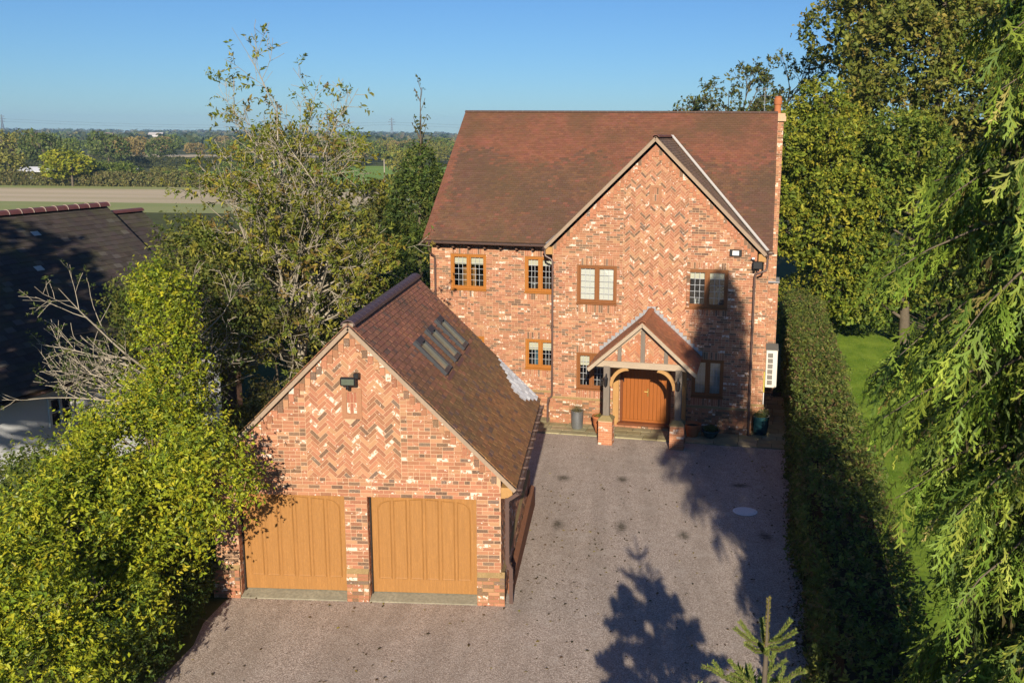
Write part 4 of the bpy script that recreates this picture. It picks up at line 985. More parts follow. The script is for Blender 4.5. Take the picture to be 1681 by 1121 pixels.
def shell(ells, n, depth=.22, bump=.12, freq=1.3, gap=None, floor=True):
    """points and outward directions spread through the outer part of a group of ellipsoids"""
    E = np.array(ells, float); area = np.array([(e[3] * e[4] + e[3] * e[5] + e[4] * e[5]) for e in E]); wv = Waves(freq); wg = Waves(freq * 1.7)
    i = rng.choice(len(E), int(n * 1.6), p=area / area.sum()); u = runit(len(i)); e = E[i]
    base = e[:, :3] + e[:, 3:] * u; r_ = (1 + bump * wv(base)) * (1 - depth * rng.beta(1, 2.2, len(i)))
    P = e[:, :3] + e[:, 3:] * u * r_[:, None]; N = unit(u / e[:, 3:])
    keep = np.ones(len(P), bool)
    for k in range(len(E)):
        q = (((P - E[k, :3]) / E[k, 3:]) ** 2).sum(1); keep &= ~((q < .5) & (i != k))
    if gap is not None: keep &= wg(P) > gap
    if floor: keep &= P[:, 2] > np.array([gz(0, y) for y in P[:, 1]]) + .03
    P, N = P[keep], N[keep]; return P[:n], N[:n]
def lumps(c, r, n, lr, low=-.5):
    out = []
    for i in range(n):
        u = runit(1)[0]
        while u[2] < low: u = runit(1)[0]
        q = rng.uniform(.55, .92); s = lr * rng.uniform(.7, 1.25)
        out.append((c[0] + r[0] * u[0] * q, c[1] + r[1] * u[1] * q, c[2] + r[2] * u[2] * q, s, s, s * rng.uniform(.7, .95)))
    return out
def tubes(name, segs, mat, k=5):
    A = np.array([s[0] for s in segs]); Bv = np.array([s[1] for s in segs]); ra = np.array([s[2] for s in segs]); rb = np.array([s[3] for s in segs])
    d = unit(Bv - A); ref = np.where(np.abs(d[:, 2:3]) > .9, np.array([[1., 0, 0]]), np.array([[0, 0, 1.]])); a = unit(np.cross(d, ref)); b = np.cross(d, a)
    t = np.arange(k) * 2 * np.pi / k; ring = a[:, None] * np.cos(t)[None, :, None] + b[:, None] * np.sin(t)[None, :, None]
    V = np.concatenate([A[:, None] + ring * ra[:, None, None], Bv[:, None] + ring * rb[:, None, None]], 1).reshape(-1, 3)
    j = np.arange(k); q = np.stack([j, (j + 1) % k, k + (j + 1) % k, k + j], 1); Q = (q[None] + np.arange(len(segs))[:, None, None] * 2 * k).reshape(-1, 4)
    return quad_mesh(name, V, Q, mat, None, True)
def grow(p, d, L, r, lv, cfg, segs, tips):
    n = cfg['seg'][lv]; st = L / n; nodes = [(np.array(p, float), d)]; pos = np.array(p, float); dr = np.array(d, float)
    for i in range(n):
        dr = unit(dr + rng.normal(size=3) * cfg['wig'] + np.array([0, 0, cfg['up'][lv]])); q = pos + dr * st
        r0 = r * (1 - .8 * i / n); r1 = r * (1 - .8 * (i + 1) / n); segs.append((pos.copy(), q.copy(), max(r0, cfg['rmin']), max(r1, cfg['rmin']))); pos = q; nodes.append((pos.copy(), dr.copy()))
    if lv >= len(cfg['ch']):
        for (q, e) in nodes[1:]: tips.append((q, e))
        return
    for c in range(cfg['ch'][lv]):
        t = rng.uniform(cfg['t0'][lv], 1); f = t * n; i = min(int(f), n - 1); q = nodes[i][0] + (nodes[i + 1][0] - nodes[i][0]) * (f - i); e = nodes[i + 1][1]
        ax = rng.normal(size=3); ax -= ax.dot(e) * e; ax = unit(ax); an = R(cfg['ang'][lv] * rng.uniform(.6, 1.3)); cd = unit(e * math.cos(an) + ax * math.sin(an))
        grow(q, cd, L * cfg['lr'][lv] * (1.15 - .5 * t), max(r * (1 - .75 * t) * .7, cfg['rmin']), lv + 1, cfg, segs, tips)
def plant(name, label, cat, base, group=None):
    return empty(name, base, 0, label, cat, group)
def put(me, parent, name, base):
    """mesh given in world space, parented to a thing standing at base"""
    o = link(name, me, parent); o.location = (-base[0], -base[1], -base[2]); return o
def trunk_limbs(ells, base, top, r, n=14):
    """simple trunk with limbs that reach into the lumps of a crown"""
    segs = []; b = np.array(base, float); t = np.array(top, float); prev = b; k = 7
    for i in range(k):
        q = b + (t - b) * (i + 1) / k + rng.normal(size=3) * np.array([.12, .12, 0]) * r * 3; segs.append((prev, q, r * (1 - .75 * i / k), r * (1 - .75 * (i + 1) / k))); prev = q
    nodes = [s[1] for s in segs]
    for e in ells[:n]:
        e = np.array(e[:3]); s = nodes[min(range(len(nodes)), key=lambda i: abs(nodes[i][2] - (e[2] - .45 * np.linalg.norm(e[:2] - nodes[i][:2]))))]
        mid = (s + e) / 2 + rng.normal(size=3) * .2; segs.append((s, mid, r * .32, r * .2)); segs.append((mid, e, r * .2, r * .08))
        for m in range(3): q = e + rng.normal(size=3) * .5; segs.append((e, q, r * .08, r * .03))
    return segs
def bush(name, label, cat, ells, n, leaf, cols, w=None, k=7, ratio=.5, length=None, mat=None, base=None, trunk=None, depth=.25, bump=.13, freq=1.3, gap=None, group=None, upbias=.35, barkmat=None, part='crown', splay=1.0, sprigs=0):
    E = np.array(ells); c = E[:, :3].mean(0)
    if base is None: base = (c[0], c[1], gz(c[0], c[1]))
    P, N = shell(ells, n // k, depth, bump, freq, gap)
    D = unit(N * .8 + rng.normal(size=P.shape) * .45 + np.array([0, 0, upbias]))
    a = shoots(P, D, length or leaf * 3.2, k, leaf, ratio, cols, w, splay)
    if sprigs:
        i = rng.choice(len(P), sprigs, replace=False); b = shoots(P[i], unit(D[i] + np.array([0, 0, .9]) + rng.normal(size=(sprigs, 3)) * .25), .62, 13, leaf * .85, ratio, cols, w, .8); a = tuple(np.concatenate([u, v]) for u, v in zip(a, b))
    o = plant(name, label, cat, base, group); put(leaves_mesh(part, *a, mat or M_LEAF), o, part, base)
    segs = trunk_limbs(ells, base, trunk[0] if trunk else (c[0], c[1], c[2] + E[:, 5].max() * .5), trunk[1] if trunk else .06, 16)
    put(tubes('trunk', segs, barkmat or M_BARK, 6), o, 'trunk', base)
    return o

YG = [(.30, .335, .02), (.22, .275, .02), (.385, .375, .024), (.115, .17, .018)]
DG = [(.045, .085, .018), (.06, .105, .02), (.035, .06, .016), (.09, .12, .025)]
OAK = [(.16, .185, .03), (.205, .205, .036), (.115, .145, .027), (.245, .205, .048)]
LIME = [(.185, .225, .025), (.245, .27, .028), (.12, .165, .022), (.33, .31, .034)]

# ================================================================== LEFT: shrubs along the drive
def ragged(core, n, lr, seed_low=-.3):
    out = list(core)
    for e in core: out += lumps(e[:3], e[3:], n, lr, seed_low)
    return out
bush('laurel_shrub', 'bright yellow-green shrub overhanging the left corner of the garage', 'shrub',
     ragged([(-4.2, .0, 2.6, 1.0, .85, 1.35), (-2.36, -1.5, 2.85, .68, .5, .9), (-3.3, -1.3, 1.9, .8, .6, 1.0), (-4.9, .8, 2.6, .9, .85, 1.2)], 14, .36), 54000, .082, YG, [3, 3, 2, 2.5], 7, .5, .5, M_GLOSSLEAF, depth=.5, bump=.25, freq=2.6, gap=-.1, sprigs=420)
bush('ivy_clad_shrub', 'tall narrow yellow-green shrub climbing in front of the sparse tree', 'shrub',
     ragged([(-4.75, 2.4, 4.3, .36, .4, 1.4), (-4.6, 2.2, 3.2, .6, .6, 1.1), (-4.9, 2.6, 5.3, .25, .25, .7)], 12, .28), 22000, .082, YG, [3, 4, 2, 2.5], 7, .5, .42, M_GLOSSLEAF, depth=.5, bump=.25, freq=2.8, gap=-.15, sprigs=160)
bush('laurel_shrub', 'sunlit spreading shrub beside the gravel, nearest the lower left corner', 'shrub',
     ragged([(-4.1, -2.5, 1.9, 1.1, 1.0, 1.25), (-3.5, -3.0, 1.3, .8, .75, .95), (-4.6, -1.6, 2.1, .9, .8, 1.15), (-3.9, -4.3, 1.7, .85, .85, 1.15), (-3.3, -4.8, .9, .6, .6, .75)], 14, .38), 74000, .082, YG, [3, 3, 2, 3], 7, .5, .5, M_GLOSSLEAF, depth=.5, bump=.25, freq=2.6, gap=-.1, sprigs=420)
bush('evergreen_shrub', 'dark olive shrub in front of the white cottage wall', 'shrub',
     ragged([(-6.5, .5, 1.5, 1.0, .85, .95), (-5.5, -.7, 1.8, .9, .85, 1.0), (-7.6, 1.6, 1.1, 1.0, .85, .9)], 12, .36), 26000, .09, [(.10, .14, .022), (.15, .18, .028), (.06, .09, .02)], None, 7, .48, .48, M_GLOSSLEAF, depth=.5, bump=.25, freq=2.6, gap=-.2, sprigs=200)
bush('low_dark_hedge', 'low shaded hedge along the left edge of the gravel', 'hedge',
     [(-3.15, -1.5, .6, .55, 1.4, .75), (-2.95, -3.2, .7, .55, 1.2, .75), (-3.2, .1, .6, .35, .6, .6)], 22000, .05, DG, None, 7, .6, .15, bump=.2)
bush('broadleaf_shrub', 'dark green shrub left of the sparse tree, above the cottage eaves', 'shrub',
     ragged([(-6.0, 6.8, 5.3, .9, .8, 1.1), (-5.1, 6.4, 4.6, .9, .8, 1.2), (-6.9, 6.2, 4.4, .8, .7, .9), (-6.6, 5.6, 3.3, .8, .7, .9)], 9, .42, -.5), 28000, .105, [(.09, .12, .025), (.15, .165, .035), (.20, .20, .045), (.06, .085, .02)], None, 7, .5, .55, gap=-.2, depth=.5, bump=.25, freq=2)
bush('garden_shrub', 'loose olive shrub growing on the grass left of the sunlit shrubs', 'shrub', ragged([(-7.6, -1.6, 1.0, 1.3, 1.0, 1.0), (-6.6, -3.4, .9, 1.1, 1.0, .9)], 6, .5), 11000, .13, [(.10, .14, .022), (.15, .18, .028), (.06, .09, .02)], None, 7, .5, .5)
bush('tall_tree', 'broad tree standing out of view left of the cottage', 'tree', lumps((-12.2, -5.5, 8.0), (3.2, 3.0, 4.2), 16, 1.6), 12000, .3, DG, None, 7, .6, .5, trunk=((-12.2, -5.5, 9), .3))

# sparse tree with pale branches
base = (-4.1, 8.6, gz(0, 8.6)); segs = []; tips = []
cfg = dict(seg=[7, 5, 4, 3], ch=[9, 5, 4], ang=[38, 42, 48], lr=[.46, .48, .5], t0=[.22, .2, .15], wig=.07, up=[.05, .05, .02, 0], rmin=.006)
segs.append((np.array(base), np.array((-4.1, 8.6, 2.2)), .20, .17))
for i, (ax, ay, L) in enumerate([(-.03, 0, 8.1), (.14, .05, 7.0), (-.26, .1, 6.2), (.3, -.15, 4.8), (-.46, -.2, 5.2), (.08, .4, 6.0), (-.08, -.4, 5.8), (.3, .3, 4.6), (-.16, .25, 6.5)]):
    grow((-4.1, 8.6, 1.8 + .1 * i), unit(np.array((ax, ay, 1.0))), L, .085, 0, cfg, segs, tips)
for i in range(10):      # bare side boughs that reach out low down
    an = rng.uniform(-1.0, 3.8); grow((-4.1, 8.4, rng.uniform(1.8, 4)), unit(np.array((math.cos(an), -abs(math.sin(an)) * .6, .25))), rng.uniform(2.2, 3.4), .04, 1, cfg, segs, tips)
TREE = plant('sparse_tree', 'tall sparse tree with pale branches and thin yellowing leaves', 'tree', base)
put(tubes('trunk', segs, M_PALEBARK, 4), TREE, 'trunk', base)
P = np.array([t[0] for t in tips]); D = np.array([t[1] for t in tips]); dens = np.clip(1.15 - (P[:, 2] - 5.0) / 7.5, .16, 1.0); keep = rng.random(len(P)) < dens * .72
P, D = P[keep], unit(D[keep] + rng.normal(size=(keep.sum(), 3)) * .4)
a = shoots(P, D, .32, 8, .13, .42, [(.18, .20, .03), (.24, .235, .036), (.12, .15, .026), (.21, .15, .042), (.31, .27, .038)], [4, 3, 4, 1.5, 1], 1.0, .3)
put(leaves_mesh('crown', *a, M_LEAF), TREE, 'crown', base); print('sparse tree tips', len(tips), 'segs', len(segs))
bush('undergrowth_shrub', 'brown twiggy shrub at the foot of the sparse tree behind the garage', 'shrub',
     [(-4.2, 7.2, 2.6, 1.9, 1.0, 2.0), (-2.8, 8.6, 3.0, 1.2, 1.2, 1.8), (-5.6, 6.4, 2.2, 1.3, 1.0, 1.6)], 30000, .085, [(.09, .09, .028), (.12, .11, .03), (.07, .06, .028), (.13, .14, .03)], None, 7, .45, .35, gap=-.1)
segs = []; tips = []     # bare arching branches beside the cottage roof
cfgb = dict(seg=[7, 4, 3], ch=[7, 3], ang=[40, 45], lr=[.45, .5], t0=[.2, .2], wig=.11, up=[-.03, .03, .02], rmin=.006)
for i in range(16): an = rng.uniform(-.5, 3.6); grow((-6.1, 4.6, 1.4 + i * .13), unit(np.array((math.cos(an), -.35 * abs(math.sin(an)), .75))), rng.uniform(2.0, 3.3), .035, 0, cfgb, segs, tips)
base = (-6.1, 4.6, gz(0, 4.6)); segs.append((np.array(base), np.array((-6.1, 4.6, 3.4)), .1, .05)); BS = plant('arching_shrub', 'shrub with bare arching grey branches in front of the dark cottage roof', 'shrub', base)
put(tubes('branches', segs, M_PALEBARK, 5), BS, 'branches', base); P = np.array([t[0] for t in tips]); D = np.array([t[1] for t in tips]); k_ = rng.random(len(P)) < .5
a = shoots(P[k_], unit(D[k_] + rng.normal(size=(k_.sum(), 3)) * .4 + np.array([0, 0, .4])), .16, 6, .085, .45, [(.07, .10, .022), (.11, .13, .03), (.05, .075, .02)]); put(leaves_mesh('crown', *a, M_GLOSSLEAF), BS, 'crown', base)
bush('evergreen_tree', 'dark evergreen mass in the shade behind the garage ridge', 'tree', [(-3.7, 14.6, 2.2, 1.5, 1.3, 2.4), (-5.4, 15.5, 2.6, 2.0, 1.6, 2.6), (-3.2, 17.5, 1.8, 1.2, 1.2, 2.2)], 26000, .12, DG, None, 7, .55, .35, trunk=((-3, 15, 4), .12))
# slim tree by the house with a bare leader
base = (-3.6, 23, gz(0, 23)); segs = []; tips = []
SL = bush('slim_tree', 'slim dark green tree with a thin bare leader, left of the house roof', 'tree', [(-3.6, 23, 3.0, 1.5, 1.4, 3.0), (-3.5, 23, 5.4, 1.15, 1.1, 2.2), (-3.4, 23, 7.0, .7, .7, 1.4)], 24000, .14, [(.06, .10, .02), (.09, .13, .025), (.045, .075, .02), (.12, .15, .03)], None, 7, .5, .4, base=base, trunk=((-3.4, 23, 8), .14))
cfgl = dict(seg=[7, 4], ch=[14], ang=[30], lr=[.22], t0=[.15], wig=.05, up=[.06, .08], rmin=.012); grow((-3.45, 23, 7.4), np.array([.05, 0, 1.]), 3.6, .05, 0, cfgl, segs, tips)
put(tubes('leader', segs, M_BARK, 5), SL, 'leader', base); P = np.array([t[0] for t in tips]); k_ = rng.random(len(P)) < .6; a = shoots(P[k_], runit(k_.sum()), .15, 3, .15, .6, [(.06, .075, .025), (.10, .10, .03)]); put(leaves_mesh('leader_leaves', *a, M_LEAF), SL, 'leader_leaves', base)
bush('field_edge_tree', 'olive tree beyond the slim tree, near the pasture', 'tree', lumps((-7.2, 36, 3.4), (2.6, 2.2, 2.6), 9, 1.3), 14000, .2, [(.11, .12, .028), (.14, .14, .03), (.08, .095, .025)], None, 7, .55, .5, trunk=((-7.2, 36, 4), .16))
bush('field_edge_bush', 'grey-green bush low behind the slim tree', 'bush', [(-6.0, 27, 1.2, 2.2, 1.6, 1.8), (-8.6, 28, 1.4, 1.8, 1.6, 2.0)], 14000, .15, [(.09, .11, .05), (.12, .13, .05), (.07, .09, .03)], None, 7, .5, .4)

# ================================================================== RIGHT: trees, hedge, cypress
def big_tree(name, label, c, r, n, lr, leaf, count, cols, w, tr, low=-.55, gap=None):
    el = [(c[0], c[1], c[2] - r[2] * .1, r[0] * .55, r[1] * .55, r[2] * .6)] + lumps(c, r, n, lr, low)
    return bush(name, label, 'tree', el, count, leaf, cols, w, 7, .6, leaf * 2.6, M_LEAF, (c[0], c[1], gz(c[0], c[1])), ((c[0], c[1], c[2] + r[2] * .5), tr), .3, .14, .9, gap)
big_tree('oak_tree', 'tallest broad oak with browning leaves at the top right', (22.3, 36, 12.5), (8.3, 6, 9.0), 40, 2.2, .25, 80000, OAK, [3, 3, 3, 2], .45)
big_tree('broadleaf_tree', 'yellow-green tree just right of the chimney', (14.9, 28, 6.6), (2.7, 2.6, 6.2), 22, 1.25, .18, 52000, LIME, [3, 3, 3, 2], .25, -.9)
big_tree('broadleaf_tree', 'mid-green tree behind the far end of the lawn', (19.0, 27.5, 5.2), (3.3, 2.8, 5.6), 22, 1.4, .19, 50000, [(.125, .185, .025), (.17, .225, .03), (.085, .135, .022), (.24, .265, .035)], None, .28, -.9)
big_tree('oak_tree', 'olive oak behind the cypress at the right edge', (29.0, 34, 9.0), (5.5, 5, 8.5), 24, 2.0, .26, 19000, OAK, None, .4, -.8)
big_tree('broadleaf_tree', 'tree filling the gap low between the oak trunks', (24, 29, 4.0), (4.0, 3, 4.5), 18, 1.5, .2, 26000, [(.09, .13, .022), (.12, .155, .026), (.06, .095, .02)], None, .25, -.9)
segs = []; tips = []; base = (14.3, 44, gz(0, 44)); cfgo = dict(seg=[7, 5, 4, 3], ch=[10, 4, 3], ang=[48, 45, 45], lr=[.42, .48, .5], t0=[.35, .2, .2], wig=.08, up=[.02, .06, .03, 0], rmin=.012)
for (ax, ay) in ((0, 0), (.32, .1), (-.42, 0), (-.15, -.2)): grow((14.3, 44, 2.0), unit(np.array((ax, ay, 1.))), 10.4 if ax == 0 else 9.4, .2, 0, cfgo, segs, tips)
segs.append((np.array(base), np.array((14.3, 44, 2.4)), .34, .28)); TT = plant('airy_tree', 'airy tree with open branches rising behind the chimney', 'tree', base); put(tubes('trunk', segs, M_BARK, 5), TT, 'trunk', base)
P = np.array([t[0] for t in tips]); k_ = rng.random(len(P)) < .9; a = shoots(P[k_], runit(k_.sum()), .4, 7, .22, .55, [(.08, .10, .025), (.11, .12, .03), (.14, .14, .03), (.06, .08, .025)]); put(leaves_mesh('crown', *a, M_LEAF), TT, 'crown', base)
bush('golden_shrub', 'golden-green rounded shrub at the far end of the hedge', 'shrub', [(*hw(11.6, 17.5), .7, 1.5, 1.4, 1.7), (*hw(13.2, 20), 1.0, 1.8, 1.5, 2.0)], 22000, .09, LIME, [2, 3, 2, 3], 7, .55, .25)
bush('dark_shrub', 'dark shrub closing the far end of the lawn', 'shrub', ragged([(*hw(14.6, 18.5), .6, 1.5, 1.0, 1.5), (*hw(17, 18), .8, 1.8, 1.1, 1.8), (*hw(20, 17), .9, 1.8, 1.2, 2.0), (*hw(23, 15), .9, 1.8, 1.2, 2.0)], 6, .5), 30000, .12, [(.07, .11, .02), (.10, .14, .025), (.05, .08, .018)], None, 7, .55, .3)

# clipped hedge beside the drive
def clipped_hedge():
    n = 16000; f = rng.random(n); hy = lerp(-18.5, 16.5, rng.random(n) ** .85); w0, w1 = 10.98, 12.50; bumpv = Waves(1.1); bx = np.zeros(n); z = np.zeros(n); N = np.zeros((n, 3)); gzv = np.array([gz(0, hw(11.7, y)[1]) for y in hy]); Hh = 1.62 - gzv
    top = f < .48; lft = (f >= .48) & (f < .80); rgt = f >= .80
    bx[top] = lerp(w0, w1, rng.random(top.sum())); z[top] = 1.62; N[top] = (0, 0, 1)
    for m, x, s in ((lft, w0, -1), (rgt, w1, 1)): q = rng.random(m.sum()); z[m] = gzv[m] + .02 + q * (Hh[m] - .02); bx[m] = x - s * .10 * q ** 2 * 0 + (-.12 if s < 0 else .1) * (1 - q) ; N[m] = (s, 0, .15)
    e = np.minimum(np.minimum(bx - w0, w1 - bx).clip(0, .3) / .3, 1); z = z - np.where(top, .12 * (1 - e) ** 2, 0)
    W = np.array([hw(x, y) for x, y in zip(bx, hy)]); P = np.stack([W[:, 0], W[:, 1], z], 1); c, s = math.cos(H_A), math.sin(H_A); Nw = np.stack([N[:, 0] * c, N[:, 0] * s, N[:, 2]], 1)
    P += Nw * (.19 * bumpv(P) + .08 * Waves(4.0)(P) - .16 * rng.beta(1, 2, n))[:, None]
    D = unit(Nw * .7 + rng.normal(size=P.shape) * .55 + np.array([0, 0, .3])); a = shoots(P, D, .2, 6, .085, .55, [(.09, .13, .028), (.14, .17, .035), (.06, .085, .022), (.20, .15, .06), (.20, .22, .045), (.13, .08, .04)], [4, 3, 3, 1.4, 2, .8])
    b = (*hw(11.7, -1), gz(0, hw(11.7, -1)[1])); o = plant('clipped_hedge', 'long clipped hedge between the drive and the lawn', 'hedge', b); put(leaves_mesh('foliage', *a, M_LEAF), o, 'foliage', b)
    sg = []
    for i in range(90):
        x, y = hw(rng.uniform(11.3, 12.2), lerp(-18, 16, i / 90)); g = gz(x, y); p = np.array((x, y, g)); sg.append((p, p + np.array((0, 0, .9)), .03, .02))
        for j in range(5): q = p + np.array((0, 0, rng.uniform(.3, .9))); sg.append((q, q + runit(1)[0] * .5 + np.array((0, 0, .3)), .014, .006))
    put(tubes('stems', sg, M_BARK, 5), o, 'stems', b)
    # solid dark box added inside the hedge to block daylight
    hb = MB(); pts = [(11.24, -18.3), (12.24, -18.3), (12.24, 16.3), (11.24, 16.3)]
    vs = []
    for (x, y) in pts: q = hw(x, y); vs.append((*q, gz(*q)))
    vs += [(v[0], v[1], 1.32) for v in vs]; hb.add(vs, [(3, 2, 1, 0), (4, 5, 6, 7), (0, 1, 5, 4), (1, 2, 6, 5), (2, 3, 7, 6), (3, 0, 4, 7)]); put(hb.mesh('light_block', M_SOIL), o, 'light_block', b)
clipped_hedge()

# weeping cypress
def frond_template(seed):
    r_ = np.random.default_rng(seed); V = []; n = 8
    def strip(p, q, w0, w1):
        d = unit(q - p); s = np.array([-d[1], d[0], 0]); V.append([p - s * w0, p + s * w0, q + s * w1, q - s * w1])
    bend = r_.uniform(-.16, .16)
    def ax(t): return np.array([bend * t * t, t, -.12 * t * t])
    for i in range(2): strip(ax(i / 2), ax((i + 1) / 2), .016 * (1 - i * .4), .016 * (1 - (i + 1) * .4))
    for i in range(n):
        t = .05 + .93 * i / n; s = 1 if i % 2 else -1; l = .30 * (1 - .75 * t) * (.5 + .6 * min(1, t * 3)) * r_.uniform(.7, 1.3); an = R(r_.uniform(18, 38)); p = ax(t); d = np.array([s * math.sin(an), math.cos(an), r_.uniform(-.3, .12)])
        strip(p, p + d * l, .021, .008)
        for m in (.3, .62):
            s2 = 1 if r_.random() < .5 else -1; a2 = R(r_.uniform(24, 42)) * s2; d2 = np.array([d[0] * math.cos(a2) - d[1] * math.sin(a2), d[0] * math.sin(a2) + d[1] * math.cos(a2), d[2] - .15]); strip(p + d * l * m, p + d * l * m + d2 * l * .5, .017, .007)
    return np.array(V)           # (q, 4, 3), stem along +y, flat in xy
FT = [frond_template(i) for i in range(4)]
def fronds_mesh(name, P, A, N, L, col, mat):
    S = unit(np.cross(A, N)); V = []; C = []
    for k in range(4):
        i = np.arange(len(P)) % 4 == k; T_ = FT[k]; p, a_, n_, s_, l = P[i], A[i], N[i], S[i], L[i]
        v = p[:, None, None] + (T_[None, ..., 0:1] * s_[:, None, None] + T_[None, ..., 1:2] * a_[:, None, None] + T_[None, ..., 2:3] * n_[:, None, None]) * l[:, None, None, None]
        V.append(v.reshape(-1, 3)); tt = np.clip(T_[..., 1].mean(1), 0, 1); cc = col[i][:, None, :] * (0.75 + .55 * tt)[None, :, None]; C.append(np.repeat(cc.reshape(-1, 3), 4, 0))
    V = np.concatenate(V); return quad_mesh(name, V, np.arange(len(V)).reshape(-1, 4), mat, np.concatenate(C))
def cypress(label, x, y, h, prof, nb, nf, group=None):
    g = gz(x, y); base = (x, y, g); segs = [((x, y, g), (x, y, g + h * .5), .22, .13), ((x, y, g + h * .5), (x, y, g + h), .13, .02)]; segs = [tuple(np.array(a, float) if hasattr(a, '__len__') else a for a in s) for s in segs]
    P = []; A = []; N = []; L = []; tc = unit(np.array([CAM.x - x, CAM.y - y, 0]))
    for b in range(nb):
        t = (b + rng.random()) / nb; z = g + .5 + (h - .6) * t; rr = np.interp(z - g, [p[0] for p in prof], [p[1] for p in prof]) * rng.uniform(.68, 1.12); an = rng.uniform(0, 6.283); o = np.array([math.cos(an), math.sin(an), 0]); up = rng.uniform(.2, .5)
        front = o.dot(tc); pts = []
        for i in range(7): u = i / 6; pts.append(np.array([x, y, z]) + o * rr * u + np.array([0, 0, rr * (up * u - .62 * u * u)]) + rng.normal(size=3) * .02)
        for i in range(6): segs.append((pts[i], pts[i + 1], .026 * (1 - i / 7), .026 * (1 - (i + 1) / 7)))
        cnt = nf if (front > -.5 and o[0] < .45 and 2.0 < z - g < 10.6) else int(nf * .2)
        for f in range(cnt):
            u = rng.uniform(.25, 1.02) ** .7; i = min(int(u * 6), 5); p = pts[i] + (pts[i + 1] - pts[i]) * (u * 6 - i); side = np.array([-o[1], o[0], 0]) * rng.normal() * .6
            a_ = unit(o * rng.uniform(.1, .7) + side + np.array([0, 0, -rng.uniform(.5, 1.6)])); P.append(p + rng.normal(size=3) * .06); A.append(a_); n_ = unit(rng.normal(size=3) * .7 + o * .6 + np.array([0, 0, .35])); N.append(unit(n_ - n_.dot(a_) * a_)); L.append(rng.uniform(.26, .56) * (.8 if t > .85 else 1))
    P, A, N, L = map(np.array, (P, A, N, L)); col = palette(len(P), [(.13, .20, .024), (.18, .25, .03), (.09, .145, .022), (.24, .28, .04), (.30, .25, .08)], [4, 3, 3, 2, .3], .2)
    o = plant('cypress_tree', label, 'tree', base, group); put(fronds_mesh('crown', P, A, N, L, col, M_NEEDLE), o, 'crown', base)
    m = 22000; zz = rng.uniform(.4, h - .5, m); an = rng.uniform(0, 6.283, m); q_ = np.interp(zz, [p[0] for p in prof], [p[1] for p in prof]) * rng.uniform(.15, .74, m); Pi = np.stack([x + q_ * np.cos(an), y + q_ * np.sin(an), g + zz], 1); Di = unit(rng.normal(size=(m, 3)) * .5 + np.array([0, 0, -1.])); Ni = unit(np.cross(Di, runit(m))); Li = rng.uniform(.1, .24, m)  # dark leaf fill added inside to block see-through, shade in its colour
    put(leaves_mesh('inner_fill', Pi, Di, Ni, Li, Li * .28, palette(m, [(.05, .08, .016), (.07, .105, .02), (.09, .075, .03)]), M_NEEDLE), o, 'inner_fill', base); put(tubes('trunk', segs, M_BARK, 6), o, 'trunk', base); print('fronds', len(P))
cypress('tall weeping cypress with drooping sprays in the right foreground', 9.6, -8.0, 13.1, [(0, 1.4), (2.5, 1.55), (3.8, 1.65), (5.0, 1.5), (6.2, 1.85), (7.3, 2.25), (8.2, 2.0), (9.2, 1.45), (10.5, 1.3), (12, .9), (13.1, .2)], 400, 56)

